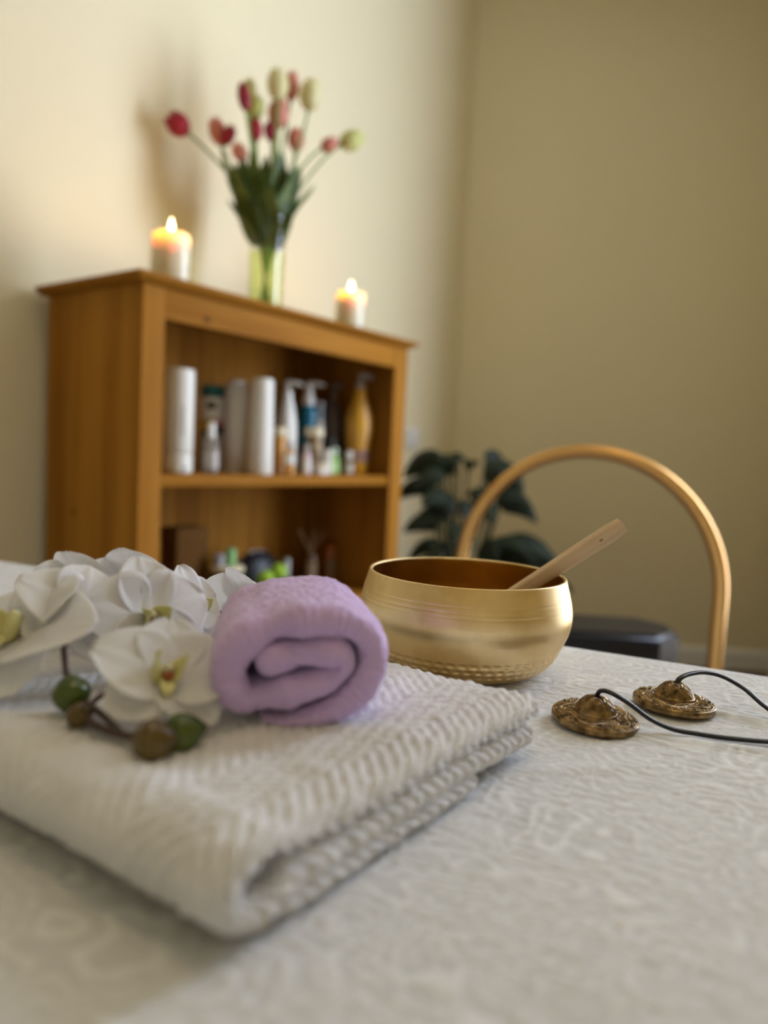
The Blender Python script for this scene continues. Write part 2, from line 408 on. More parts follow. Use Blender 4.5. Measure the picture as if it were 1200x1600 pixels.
# amber bottle with cream cap
t = bt('oil_bottle', 'amber oil bottle with square cream cap, right of the white tapered bottle', 'bottle', .4587, .072)
MB().lathe(round_prof(.0160, .094, .002), 32).build('bottle_body', M_amber, t)
MB().lathe(round_prof(.0166, .0222, .002), 32, (0, 0, .0942)).build('cap', M_cream, t)
t = bt('dropper_bottle', 'small amber bottle with white label just in front of the white pump bottle', 'bottle', .4570, .033)
MB().lathe(round_prof(.0135, .062, .002, (.052, .006)), 32).build('bottle_body', M_amber, t)
MB().lathe(round_prof(.0075, .020, .0015), 24, (0, 0, .0625)).build('cap', M_lgrey, t)
label(t, 'label', .0136, .026, .052, M_label_w, 80)
# teal pump bottle
t = bt('pump_bottle', 'teal blue bottle with white pump at the back of the shelf', 'bottle', .7210, .220)
MB().lathe([(0, 0), (.027, 0), (.0297, .004), (.0297, .165), (.027, .182), (.020, .190), (0, .190)], 40).build('bottle_body', M_teal, t)
MB().lathe([(0, .1905), (.0185, .1905), (.0178, .212), (.0125, .228), (0, .228)], 32).build('shoulder_cap', M_wgloss, t)
pump(t, .2285, .2583, .0115, M_wgloss, .046, RIGHT)
# thin clear spray
t = bt('spray_bottle', 'thin clear spray tube with silver cap between the teal and the smoky bottle', 'bottle', .6996, .155)
MB().lathe(round_prof(.0109, .150, .002), 28).build('bottle_body', M_lgrey, t)
MB().lathe(round_prof(.0095, .050, .003), 28, (0, 0, .1505)).build('cap', M_clear, t)
# beige cap amber
t = bt('oil_bottle', 'square shouldered oil bottle with wide beige cap near the shelf middle', 'bottle', .6196, .100)
MB().lathe(round_prof(.0190, .098, .002), 4 * 8).build('bottle_body', pmat('olive_oil', (.20, .11, .02), .15, coat=.5), t)
MB().lathe(round_prof(.0245, .0262, .003), 32, (0, 0, .0985)).build('cap', M_cream, t)
label(t, 'label', .0191, .020, .085, pmat('tan_label', (.42, .31, .17), .6), 45, FACE + .55)
# smoky pump
t = bt('pump_bottle', 'smoky grey translucent pump bottle left of the orange bottle', 'bottle', .8161, .205)
MB().lathe([(0, 0), (.031, 0), (.034, .004), (.0345, .11), (.033, .150), (.026, .185), (.015, .21), (.0125, .216), (0, .216)], 40).build('bottle_body', pmat('smoky_plastic', (.13, .10, .085), .3), t)
pump(t, .216, .262, .0125, pmat('dim_pump_plastic', (.20, .165, .14), .35), .030, RIGHT)
# orange bowling-pin pump bottle
t = bt('pump_bottle', 'big orange bowling-pin shaped pump bottle at the right end of the shelf', 'bottle', .8150, .104)
MB().lathe([(0, 0), (.0290, 0), (.0320, .004), (.0325, .06), (.0365, .095), (.0412, .125), (.0418, .145), (.0385, .168), (.030, .192), (.0225, .212), (.0185, .232), (.0175, .246), (0, .246)], 48).build('bottle_body', M_orange, t)
pump(t, .246, .288, .0155, M_lgrey, .036, RIGHT)
label(t, 'label', .0332, .036, .088, M_label_b, 42, FACE + .12)
# little ones in front
def small(name, lab, u, v, r, h, mb_, mc, lt=None, capr=.6, capf=.3):
    t = bt(name, lab, 'bottle', u, v, group='small vials on the middle shelf')
    hb = h * (1 - capf)
    MB().lathe(round_prof(r, hb, .002, (hb * .82, r * .55)), 28).build('bottle_body', mb_, t)
    MB().lathe(round_prof(r * capr, h * capf, .001), 24, (0, 0, hb + .0004)).build('cap', mc, t)
    if lt: label(t, 'label', r + .0001, hb * .15, hb * .7, lt, 75)
small('pink_vial', 'small pinkish white vial with grey cap, leftmost of the little vials', .5306, .045, .0123, .0771, pmat('pale_pink', (.70, .55, .55), .3), M_lgrey, M_label_w)
small('serum_vial', 'small white vial behind the tiny white jar', .6230, .054, .0134, .0664, M_wgloss, M_wgloss, None, .85, .4)
t = bt('cream_jar', 'tiny low white jar at the front edge of the shelf', 'jar', .5690, .030, group='small vials on the middle shelf')
MB().lathe(round_prof(.0158, .019, .003), 32).build('jar_body', M_wgloss, t); MB().lathe(round_prof(.0163, .0115, .002), 32, (0, 0, .0195)).build('lid', M_cream, t)
small('gel_vial', 'small lime green vial with pale green cap', .6562, .060, .0147, .0731, M_greenb, pmat('pale_green', (.45, .55, .38), .4), pmat('green_label', (.42, .62, .22), .6), .7, .32)
small('black_vial', 'small black capped vial behind the lime green vial', .6968, .104, .0125, .0993, M_black, M_black, None, .8, .4)
small('clear_vial', 'small clear vial in front of the orange pump bottle', .7024, .045, .0132, .0662, M_clear, M_wgrey, pmat('dim_label', (.5, .45, .38), .6), .8, .35)

# ------------------------------------------------------------------ things on the lower shelf
GL = 'things on the lower shelf'
t = thing('cardboard_box', 'brown upright box on the lower shelf, left side', 'box', loc(.2454, .16, SH2), RZ, GL)
mb = MB(); mb.box(-.046, .046, -.03, .03, 0, .19, .002); mb.build('box_body', pmat('brown_card', (.11, .050, .012), .9, spec=.1), t)
mb = MB(); mb.box(-.047, .047, -.031, .031, .17, .2058, .002); mb.build('lid', pmat('brown_card_lid', (.12, .056, .014), .9, spec=.1), t)
t = thing('storage_tub', 'dark green tub with cream lid on the lower shelf beside the brown box', 'tub', loc(.322, .095, SH2), 0, GL)
MB().lathe([(0, 0), (.034, 0), (.038, .10), (0, .10)], 36).build('tub_body', pmat('dark_green_tub', (.05, .075, .012), .5), t)
MB().lathe(round_prof(.040, .014, .003), 36, (0, 0, .1004)).build('lid', M_cream, t)
t = thing('gel_bottle', 'small pale green bottle standing on the cream tub lid', 'bottle', loc(.327, .09, SH2 + .115), 0, GL)
MB().lathe(round_prof(.0125, .040, .002), 24).build('bottle_body', pmat('mint_bottle', (.25, .50, .20), .4), t)
t = thing('small_pot', 'small grey pot on the cream tub lid', 'pot', loc(.300, .10, SH2 + .115), 0, GL)
MB().lathe([(0, 0), (.012, 0), (.012, .026), (.010, .028), (0, .028)], 24).build('pot_body', pmat('grey_pot', (.32, .32, .33), .5), t)
t = thing('vanity_bag', 'rounded black bag behind the lime green balls on the lower shelf', 'bag', loc(.520, .20, SH2), RZ, GL)
mb = MB(); prof = [(0, 0), (.075, 0), (.082, .02), (.078, .06), (.062, .095), (.035, .117), (0, .123)]
mb.lathe(prof, 36, sx=1, sy=.6); mb.build('bag_body', pmat('black_nylon', (.010, .010, .012), .45, bump=(90, .2, .003)), t)
mb = MB(); mb.tube([(-.074, 0, .063), (-.055, 0, .100), (-.02, 0, .1215), (.02, 0, .1215), (.055, 0, .100), (.074, 0, .063)], .002, 8); mb.build('zip', M_lgrey, t)
for k, (u, v, z, lab) in enumerate(((.405, .048, SH2 + .0785, 'lime green ball beside the cream lidded tub'), (.460, .060, SH2 + .0895, 'lime green ball in front of the black bag'))):
    o = MB().lathe([(.0001, -.022)] + [(.022 * math.sin(a), -.022 * math.cos(a)) for a in [PI * i / 12 for i in range(1, 12)]] + [(.0001, .022)], 24).build('green_ball', pmat('lime_sponge%d' % k, (.30, .48, .03), .8, bump=(300, .6, .003)), None, loc=loc(u, v, z))
    tag(o, lab, 'ball', GL)
o = MB().box(-.09, .07, -.03, .035, 0, .064, .004).build('lime_box', pmat('olive_box', (.10, .14, .02), .6), None, loc=loc(.458, .055, SH2), rotz=RZ); tag(o, 'low olive box under the lime green balls', 'box', GL)
o = MB().lathe(round_prof(.010, .055, .003), 20).build('silver_tube', pmat('silver_tube', (.55, .58, .62), .25, metal=.8), None, loc=loc(.505, .075, SH2 + .0645)); tag(o, 'small silver tube standing by the black bag', 'tube', GL)
def reed(lab, u, col, hh):
    t = thing('reed_diffuser', lab, 'diffuser', loc(u, .20, SH2), 0, GL)
    MB().lathe(round_prof(.020, hh, .003, (hh * .8, .009)), 28).build('bottle_body', col, t)
    label(t, 'label', .0201, .02, .075, pmat('buff_label', (.24, .17, .10), .8, spec=.1), 55)
    return t
t = reed('slim brown bottle with wooden reeds on the lower shelf', .735, pmat('brown_glass', (.10, .04, .01), .15), .100)
for a in (-.035, .01, .045):
    MB().tube([(0, 0, .102), (a, a * .3, .17)], .002, 8).build('reed', pmat('reed_wood', (.30, .19, .08), .8), t)
reed('orange brown bottle at the right end of the lower shelf', .825, pmat('rust_bottle', (.34, .10, .015), .2), .120)

# ------------------------------------------------------------------ candles on top
M_glass = pmat('clear_glass', (0.96, 0.98, 0.96), 0.02, trans=1.0, ior=1.45)
def thin_glass(name, tint=(0.97, 0.98, 0.96)):
    m, nt, b = newmat(name)
    gl = nt.nodes.new('ShaderNodeBsdfGlossy'); gl.inputs['Roughness'].default_value = .03; gl.inputs['Color'].default_value = (.95, .97, .95, 1)
    tr = nt.nodes.new('ShaderNodeBsdfTransparent'); tr.inputs['Color'].default_value = (*tint, 1)
    fr = nt.nodes.new('ShaderNodeFresnel'); fr.inputs['IOR'].default_value = 1.5
    ge = nt.nodes.new('ShaderNodeNewGeometry'); iv = nt.nodes.new('ShaderNodeMath'); iv.operation = 'SUBTRACT'; iv.inputs[0].default_value = 1; nt.links.new(ge.outputs['Backfacing'], iv.inputs[1])
    mu = nt.nodes.new('ShaderNodeMath'); mu.operation = 'MULTIPLY'; nt.links.new(fr.outputs[0], mu.inputs[0]); nt.links.new(iv.outputs[0], mu.inputs[1])
    mx = nt.nodes.new('ShaderNodeMixShader'); nt.links.new(mu.outputs[0], mx.inputs[0]); nt.links.new(tr.outputs[0], mx.inputs[1]); nt.links.new(gl.outputs[0], mx.inputs[2])
    nt.links.new(mx.outputs[0], nt.nodes['Material Output'].inputs['Surface']); return m
M_tglass = thin_glass('thin_glass')
M_wax = pmat('candle_wax', (0.88, 0.78, 0.60), 0.5, sss=1.0)
_b = M_wax.node_tree.nodes['Principled BSDF']; _b.inputs['Subsurface Radius'].default_value = (1.0, .62, .32); _b.inputs['Subsurface Scale'].default_value = .022
M_wick = pmat('burnt_wick', (0.02, 0.015, 0.01), 0.9)
M_flame = pmat('candle_flame', (1, .8, .5), 0.5, emit=((1.0, 0.72, 0.36), 14.0))
def candle(u, v, lab, lab2):
    h = thing('candle_glass', lab2, 'candle holder', loc(u, v, TOPZ), 0, 'glass candle holders on the cabinet')
    # thick-bottomed glass cup with a thin rim
    MB().lathe([(0, .0), (.040, 0), (.0435, .003), (.0445, .010), (.0445, .0830), (.0438, .0836), (.0430, .0830), (.0430, .0105), (.042, .009), (0, .009)], 48).build('glass_cup', M_tglass, h)
    c = thing('candle', lab, 'candle', loc(u, v, TOPZ + .0094), 0, 'lit pillar candles on the cabinet')
    MB().lathe([(0, 0), (.0385, 0), (.040, .002), (.040, .103), (.0393, .1068), (.0372, .1080), (.0352, .1060), (.0335, .094), (.030, .0895), (.018, .0880), (0, .0875)], 48).build('wax', M_wax, c)
    MB().tube([(0, 0, .0872), (.0005, 0, .094), (.002, 0, .100)], .0011, 8).build('wick', M_wick, c)
    MB().lathe([(.0001, .0965), (.0040, .0985), (.0064, .106), (.0064, .115), (.0046, .127), (.0020, .138), (.0001, .144)], 20).build('flame', M_flame, c)
    l = bpy.data.lights.new('candle_light', 'POINT'); l.energy = 2.0; l.color = (1.0, .50, .20); l.shadow_soft_size = .0095
    lo = bpy.data.objects.new('candle_light', l); COL.objects.link(lo); lo.parent = c; lo.location = (0, 0, .110)
candle(.1385, .10, 'lit cream pillar candle left of the tulips', 'clear glass cup around the candle left of the tulips')
candle(.7530, .105, 'lit cream pillar candle right of the tulips', 'clear glass cup around the candle right of the tulips')

# ------------------------------------------------------------------ vase with tulips
VU, VV, VZ = .4922, .175, TOPZ
vb = loc(VU, VV, VZ)
vase = thing('glass_vase', 'tall clear glass vase of tulips between the two candles', 'vase', vb)
MB().lathe([(0, 0), (.040, 0), (.0445, .004), (.0448, .012), (.0455, .10), (.048, .20), (.0512, .264), (.0505, .2662), (.0495, .264), (.0455, .2), (.0430, .10), (.0420, .016), (0, .014)], 56).build('vase_glass', M_tglass, vase)
MB().lathe([(0, .0155), (.0412, .0155), (.0425, .10), (.0445, .170), (0, .170)], 48).build('vase_water', thin_glass('vase_water', (.90, .94, .62)), vase)
M_stem = pmat('tulip_stem', (0.20, 0.30, 0.07), 0.5)
def leafmat(name, c1, c2, tl=.35, rough=.45):
    m, nt, b = newmat(name); N = nt.nodes.new; L = nt.links.new
    tc = N('ShaderNodeTexCoord'); n = N('ShaderNodeTexNoise'); n.inputs['Scale'].default_value = 25; L(tc.outputs['Object'], n.inputs['Vector'])
    r = N('ShaderNodeValToRGB'); r.color_ramp.elements[0].color = (*c1, 1); r.color_ramp.elements[1].color = (*c2, 1)
    r.color_ramp.elements[0].position = .3; r.color_ramp.elements[1].position = .7; L(n.outputs['Fac'], r.inputs[0]); L(r.outputs[0], b.inputs['Base Color'])
    b.inputs['Roughness'].default_value = rough
    tb = N('ShaderNodeBsdfTranslucent'); L(r.outputs[0], tb.inputs['Color'])
    mx = N('ShaderNodeMixShader'); mx.inputs[0].default_value = tl; L(b.outputs[0], mx.inputs[1]); L(tb.outputs[0], mx.inputs[2])
    L(mx.outputs[0], nt.nodes['Material Output'].inputs['Surface']); return m
M_leaf = leafmat('tulip_leaf', (0.06, 0.115, 0.018), (0.19, 0.26, 0.05))
TC = {'red': leafmat('tulip_red', (.42, .012, .03), (.55, .03, .05)), 'darkred': leafmat('tulip_dark_red', (.30, .008, .03), (.42, .02, .04)),
      'salmon': leafmat('tulip_salmon', (.74, .25, .18), (.86, .40, .28)), 'cream': leafmat('tulip_cream', (.84, .78, .38), (.92, .87, .54)),
      'lime': leafmat('tulip_lime', (.66, .68, .18), (.82, .81, .38))}
def blade(base, ctrl, tip, width, side, n=16, m=6, cup=.25):
    base, ctrl, tip, side = Vector(base), Vector(ctrl), Vector(tip), Vector(side).normalized()
    pts = [base * (1 - t) ** 2 + ctrl * 2 * t * (1 - t) + tip * t * t for t in [i / n for i in range(n + 1)]]
    V = []; F = []
    for i, p in enumerate(pts):
        t = i / n; tan = (pts[min(i + 1, n)] - pts[max(i - 1, 0)]).normalized()
        sd = (side - tan * side.dot(tan)).normalized(); nm = tan.cross(sd)
        w = width * (math.sin(PI * min(1, .12 + .88 * t) ** .75) ** .8 + .02)
        if i == n: w = width * .02
        for j in range(m + 1):
            q = j / m * 2 - 1; V.append(p + sd * w * q + nm * cup * w * (q * q))
    for i in range(n):
        for j in range(m): a = i * (m + 1) + j; F.append([a, a + 1, a + m + 2, a + m + 1])
    return V, F
def leaf_obj(name, V, F, mat, parent, th=.0010):
    o = mesh(name, V, F, mat, parent, sharp=None); s = o.modifiers.new('thickness', 'SOLIDIFY'); s.thickness = th; s.offset = 0; return o
def tulip_head(parent, base, axis, r, h, mat, seed, open_=.0):
    """six cupped petals in two whorls, one mesh"""
    rng = random.Random(seed); axis = Vector(axis).normalized(); x = axis.orthogonal().normalized(); y = axis.cross(x)
    V = []; F = []
    for k in range(6):
        inner = k >= 3; a0 = 2 * PI * (k % 3) / 3 + (PI / 3 if inner else 0) + rng.uniform(-.08, .08); rr = r * (.90 if inner else 1.0)
        n, m = 10, 8; b = len(V); hh = h * rng.uniform(.95, 1.0)
        for i in range(n + 1):
            t = i / n
            rad = rr * (math.sin(PI * (.06 + .80 * t ** .85)) ** .75) + r * open_ * t * t
            half = 1.15 * (1 - (max(0, t - .35) / .66) ** 2.2) + .02
            for j in range(m + 1):
                q = j / m * 2 - 1; a = a0 + q * half; rr2 = rad * (1 + .04 * (1 - q * q))
                zz = hh * (t - .05 * t * q * q)
                V.append(Vector(base) + x * rr2 * math.cos(a) + y * rr2 * math.sin(a) + axis * zz)
        for i in range(n):
            for j in range(m): a = b + i * (m + 1) + j; F.append([a, a + 1, a + m + 2, a + m + 1])
    return leaf_obj('flower_head', V, F, mat, parent, .0012)
TULIPS = [
 ('red',.304,.306,1.596,.0265,.0624,(-.68,.50,.54),'red tulip leaning far out to the left, nearest the wall'),
 ('salmon',.381,.249,1.596,.0206,.0697,(-.29,.18,.94),'salmon tulip left in the bunch, next to the far left red one'),
 ('red',.389,.218,1.583,.0157,.0535,(.31,-.25,.92),'small red tulip tucked against the left salmon tulip'),
 ('salmon',.401,.190,1.542,.0173,.0472,(-.44,.28,.85),'lowest salmon tulip, half in the leaves on the left'),
 ('darkred',.375,.151,1.654,.0145,.0671,(-.17,.09,.98),'slim dark red tulip bud high on the left of the bunch'),
 ('lime',.420,.181,1.690,.0157,.0628,(-.05,0,1),'narrow yellow green tulip behind the slim dark red bud'),
 ('lime',.435,.173,1.656,.0205,.0569,(.07,-.08,.99),'round lime tulip just right of the slim dark red bud'),
 ('red',.419,.153,1.594,.0156,.0531,(-.05,0,1),'small red tulip directly below the round lime tulip'),
 ('cream',.457,.123,1.709,.0250,.0783,(-.05,0,1),'tallest cream tulip at the top centre of the bunch'),
 ('salmon',.539,.155,1.746,.0180,.0753,(.03,-.06,1),'pink tulip behind the tallest cream tulip'),
 ('salmon',.495,.155,1.663,.0258,.0741,(-.01,-.03,1),'large salmon tulip below the tallest cream tulip'),
 ('darkred',.458,.144,1.602,.0143,.0475,(-.17,.08,.98),'dark bud under the large salmon tulip'),
 ('cream',.548,.098,1.716,.0275,.0776,(.06,-.08,1),'cream tulip upper right on a bare stem'),
 ('salmon',.555,.148,1.619,.0215,.0595,(0,-.04,1),'salmon tulip below the upper right cream tulip'),
 ('salmon',.627,.097,1.620,.0184,.0503,(.71,-.44,.56),'small salmon tulip leaning right beside the outermost lime one'),
 ('lime',.676,.062,1.642,.0254,.0711,(.73,-.43,.53),'pale lime tulip leaning out furthest to the right')]
LEAVES = [(.367,.217,1.513),(.384,.218,1.484),(.419,.215,1.555),(.400,.148,1.538),(.471,.164,1.554),(.477,.122,1.560),(.553,.154,1.567),(.505,.076,1.524),(.591,.106,1.510),(.479,.201,1.532),(.401,.172,1.458),(.517,.180,1.515),(.563,.150,1.486),(.365,.169,1.499),(.527,.149,1.518),(.44,.14,1.50)]
rng = random.Random(8)
def L2(u, v, z): return loc(u, v, z) - vb
for k, (c, u, v, z, r, h, ax, lab) in enumerate(TULIPS):
    t = thing('tulip', lab, 'tulip', vb, 0, 'tulips in the glass vase')
    A = (d1 * ax[0] + nn * ax[1] + Vector((0, 0, ax[2]))).normalized()
    ctr = L2(u, v, z); base = ctr - A * h * .5
    tulip_head(t, base, A, r, h, TC[c], k)
    du, dv = u - VU, v - VV; ln = math.hypot(du, dv) + 1e-6
    rimp = d1 * (du / ln * .030 * min(1, ln / .1)) + nn * (dv / ln * .030 * min(1, ln / .1)) + Vector((0, 0, .262))
    rimp += Vector((rng.uniform(-.008, .008), rng.uniform(-.008, .008), 0))
    ft = -rimp * .55; ft.z = .022
    pts = bez(ft, ft.lerp(rimp, .5), rimp - (rimp - ft).normalized() * .02, rimp, 8) + bez(rimp, rimp + (rimp - ft).normalized() * .05, base - A * .06, base + A * .003, 12)[1:]
    MB().tube(pts, .0034, 8).build('stem', M_stem, t)
    for lf in (k, k + 7):
        lu, lv, lz = LEAVES[lf % 16]
        if lf != k: lu += rng.uniform(-.03, .03); lv += rng.uniform(-.04, .04); lz -= rng.uniform(.01, .05)
        tip = L2(lu, lv, lz)
        dl = Vector((tip.x, tip.y, 0)); dl = dl.normalized() if dl.length > .001 else d1
        b0 = dl * .024 + Vector((0, 0, .19)); ct = dl * .038 + Vector((0, 0, .19 + (tip.z - .19) * .62)) + dl * .01
        sd = dl.cross(Vector((0, 0, 1))) + Vector((rng.uniform(-.3, .3), rng.uniform(-.3, .3), 0))
        V, F = blade(b0, ct, tip, rng.uniform(.026, .036), sd)
        leaf_obj('leaf', V, F, M_leaf, t)

# ------------------------------------------------------------------ wall switch
t = thing('light_switch', 'white wall switch right of the pine cabinet above the plant', 'switch', loc(0.7971, .3718, .8845) , RZ)
t.location = Vector((0.0918, 2.8512, 0.845)) - nn * .0005
MB().box(-.041, .041, -.009, 0, 0, .081, .003).build('switch_plate', M_plastic_w, t)
MB().box(-.030, -.001, -.013, -.0092, .012, .069, .002).build('rocker', M_plastic_w, t)
MB().box(.001, .030, -.013, -.0092, .012, .069, .002).build('rocker', M_plastic_w, t)

# ------------------------------------------------------------------ potted plant in the corner
M_pleaf = leafmat('plant_leaf', (.003, .011, .003), (.010, .028, .007), .10, .6)
pc = Vector((0.27, 2.42, 0))
plant = thing('potted_plant', 'dark green leafy plant in the corner behind the brass bowl', 'plant', pc)
MB().lathe([(0, 0), (.10, 0), (.105, .01), (.135, .25), (.14, .26), (.14, .275), (.128, .275), (.122, .25), (0, .245)], 40).build('plant_pot', pmat('slate_pot', (.10, .13, .135), .5), plant)
rng = random.Random(21)
def plant_leaf(i, tip, w, rise):
    tip = Vector(tip) - pc; dl = Vector((tip.x, tip.y, 0)); d = dl.length; dl.normalize()
    b0 = Vector((rng.uniform(-.03, .03), rng.uniform(-.03, .03), .245)); kx = b0 + Vector((0, 0, .2)) + dl * d * .15
    elbow = Vector((tip.x * .45, tip.y * .45, tip.z + rise)); 
    MB().tube(bez(b0, kx, elbow - Vector((0, 0, .12)), elbow, 8), .004, 8).build('leaf_stalk', M_pleaf, plant)
    sd = (tip - elbow).cross(Vector((-.1, -1, .15))) .normalized() + Vector((rng.uniform(-.5, .5), rng.uniform(-.6, .6), rng.uniform(-.4, .4)))
    ct = elbow.lerp(tip, .5) + Vector((0, 0, rise * .9))
    V, F = blade(elbow, ct, tip, w, sd, 14, 6, .3); leaf_obj('leaf', V, F, M_pleaf, plant, .0009)
PT = [(.09, 2.42, .70), (.10, 2.40, .58), (.13, 2.50, .76), (.20, 2.45, .78), (.30, 2.30, .66), (.38, 2.35, .74), (.45, 2.40, .70), (.50, 2.38, .62), (.46, 2.30, .52), (.57, 2.36, .50), (.60, 2.42, .44), (.35, 2.22, .50), (.22, 2.2, .55), (.15, 2.28, .48), (.08, 2.36, .46), (.28, 2.55, .77), (.40, 2.5, .76), (.25, 2.28, .62), (.33, 2.25, .42), (.18, 2.4, .64), (.12, 2.32, .40), (.42, 2.26, .40)]
for i, p in enumerate(PT + [(a + .03, b - .05, c - .04) for a, b, c in PT[::2]] + [(.06, 2.50, .74), (.03, 2.46, .66), (.07, 2.55, .55)]): plant_leaf(i, p, rng.uniform(.030, .048), rng.uniform(.02, .07))

# ------------------------------------------------------------------ gold arch
M_gold = pmat('satin_gold_tube', (0.72, 0.42, 0.14), 0.33, metal=1.0)
th = -.42; c0 = Vector((0.372, 1.35, 0.602)); Ra, Rz = .2345, .243
ah = Vector((math.cos(th), math.sin(th), 0))
arch = thing('gold_arch_stand', 'gold tubular arch standing behind the treatment table', 'arch stand', (c0.x, c0.y, 0))
pts = [ah * Ra + Vector((0, 0, z)) for z in np.linspace(.012, c0.z, 8)]
pts += [ah * Ra * math.cos(a) + Vector((0, 0, c0.z + Rz * math.sin(a))) for a in np.linspace(0, PI, 48)[1:-1]]
pts += [-ah * Ra + Vector((0, 0, z)) for z in np.linspace(c0.z, .012, 8)]
MB().tube(pts, .0122, 20).build('arch_tube', M_gold, arch)
nrm = Vector((-ah.y, ah.x, 0))
for sgn in (1, -1):
    MB().tube([ah * Ra * sgn - nrm * .14 + Vector((0, 0, .0125)), ah * Ra * sgn + nrm * .14 + Vector((0, 0, .0125))], .0124, 16).build('foot_bar', M_gold, arch)

# ------------------------------------------------------------------ black padded stool
M_leather = pmat('black_leather', (0.010, 0.011, 0.014), 0.36, bump=(260, .10, .002))
st = thing('black_stool', 'black padded stool seat showing between brass bowl and gold arch', 'stool', (.532, 1.72, 0), math.radians(-4))
bm = bmesh.new(); bmesh.ops.create_cube(bm, size=1)
for v in bm.verts: v.co = (v.co.x * .33, v.co.y * .20, .395 + v.co.z * .105)
vert_e = [e for e in bm.edges if abs(e.verts[0].co.z - e.verts[1].co.z) > .05]
bmesh.ops.bevel(bm, geom=vert_e, offset=.06, segments=1, affect='EDGES')
hor = [e for e in bm.edges if abs(e.verts[0].co.z - e.verts[1].co.z) < 1e-4 and len(e.link_faces) == 2 and e.calc_face_angle() > .8]
bmesh.ops.bevel(bm, geom=hor, offset=.012, segments=3, affect='EDGES')
bm.verts.index_update()
V = [v.co.copy() for v in bm.verts]; F = [[v.index for v in f.verts] for f in bm.faces]; bm.free()
mesh('seat', V, F, M_leather, st, sharp=35)
hx, hy, ch = .1655, .1005, .06
MB().tube([(hx, -hy + ch, .362), (hx, hy - ch, .362), (hx - ch, hy, .362), (-hx + ch, hy, .362), (-hx, hy - ch, .362), (-hx, -hy + ch, .362), (-hx + ch, -hy, .362), (hx - ch, -hy, .362), (hx, -hy + ch, .362)], .0022, 6).build('piping', pmat('grey_piping', (.22, .23, .25), .4), st)
for sx in (-1, 1):
    for sy in (-1, 1): MB().tube([(sx * .12, sy * .06, .345), (sx * .135, sy * .09, .0)], [.016, .012], 12).build('leg', M_black, st)

# ------------------------------------------------------------------ treatment table and bedspread
TZ = 0.65
eA = Vector((0.9131, -0.4076, 0)); eN = Vector((-eA.y, eA.x, 0))      # along the far edge; away from the camera
TO = Vector((0.1811, 0.6997, 0))                                         # a point on the far edge
def tb(a, b, z): return TO + eA * a + eN * b + Vector((0, 0, z))
RT = math.atan2(eA.y, eA.x)
A0, A1, B0 = -1.05, 0.85, -0.86
tt = thing('treatment_table', 'padded massage table under the cream bedspread', 'table', (TO.x, TO.y, 0), RT)
MB().box(A0 + .012, A1 - .012, B0 + .012, -.012, TZ - .085, TZ - .009, .015).build('table_top', pmat('table_vinyl', (.5, .46, .4), .5), tt)
for a in (A0 + .15, A1 - .15):
    for b in (B0 + .10, -.10): MB().box(a - .022, a + .022, b - .022, b + .022, 0, TZ - .086, .003).build('leg', M_pv, tt)

def motif(a, b):
    """raised matelasse scrolls and flowers; a, b in metres -> 0..1 ridge mask"""
    wa = a + .010 * (vnoise(a * 22, b * 22, 3) - .5); wb = b + .010 * (vnoise(a * 22, b * 22, 5) - .5)
    cell = .070
    out = np.zeros_like(wa); best = np.full(wa.shape, 9.0)
    gi = np.floor(wa / cell).astype(int); gj = np.floor(wb / cell).astype(int)
    rs = np.random.default_rng(5); tab = rs.random((64, 64, 4))
    for di in (-1, 0, 1):
        for dj in (-1, 0, 1):
            ci, cj = gi + di, gj + dj; h = tab[ci % 64, cj % 64]
            cx = (ci + .5 + (h[..., 0] - .5) * .55 + .25 * (cj % 2)) * cell; cy = (cj + .5 + (h[..., 1] - .5) * .55) * cell
            dx, dy = wa - cx, wb - cy; r = np.hypot(dx, dy); t = np.arctan2(dy, dx)
            npet = 5 + np.floor(h[..., 2] * 3)
            paisley = h[..., 3] > .5
            shape_f = .019 * (1 + .32 * np.cos(npet * t + 6.28 * h[..., 2]))
            shape_p = .019 * (1 + .55 * np.cos(t - 6.28 * h[..., 2]) * .8)
            d = r / np.where(paisley, shape_p, shape_f)
            dd_ = d + .22 * (vnoise(wa * 70, wb * 70, 12) - .5)
            val = np.zeros_like(r)
            for q, wd in ((.42, .085), (.80, .065), (1.12, .06), (1.42, .05)): val = np.maximum(val, np.exp(-((dd_ - q) / wd) ** 2) * (.7 + .3 * np.cos(2 * npet * t)))
            take = d < best; out = np.where(take, val, out); best = np.where(take, d, best)
    # sprigs filling the ground between motifs
    s = np.abs(np.sin(PI * (6.5 * vnoise(wa * 34, wb * 34, 9) + 1.2 * vnoise(wa * 90, wb * 90, 4))))
    out = np.where(best > 1.55, np.exp(-((s - 1) / .16) ** 2) * .85, out)
    return out
def crinkle(a, b):
    w1 = vnoise(a * 85 + 2.5 * vnoise(a * 60, b * 120, 2), b * 330 + 1.5 * vnoise(a * 50, b * 50, 8), 1); w2 = vnoise(a * 300, b * 520, 4); w3 = vnoise(a * 60, b * 150, 6)
    c1 = 1 - np.clip(np.abs(w1 - .5) * 11, 0, 1); c3 = 1 - np.clip(np.abs(w3 - .5) * 13, 0, 1)
    return -1.3 * c1 - .7 * c3 + .5 * (w2 - .5)
# non-uniform grid: fine where the photo sees the cloth closely
def axis_pts(lo, hi, f0, f1, fine, coarse):
    a = np.arange(lo, f0, coarse); m = np.arange(f0, f1, fine); c = np.arange(f1, hi, coarse); return np.concatenate([a, m, c, [hi]])
ga = axis_pts(A0, A1, -.52, .30, .0016, .012); gb = axis_pts(B0, 0.0, -.56, -.004, .0013, .012)
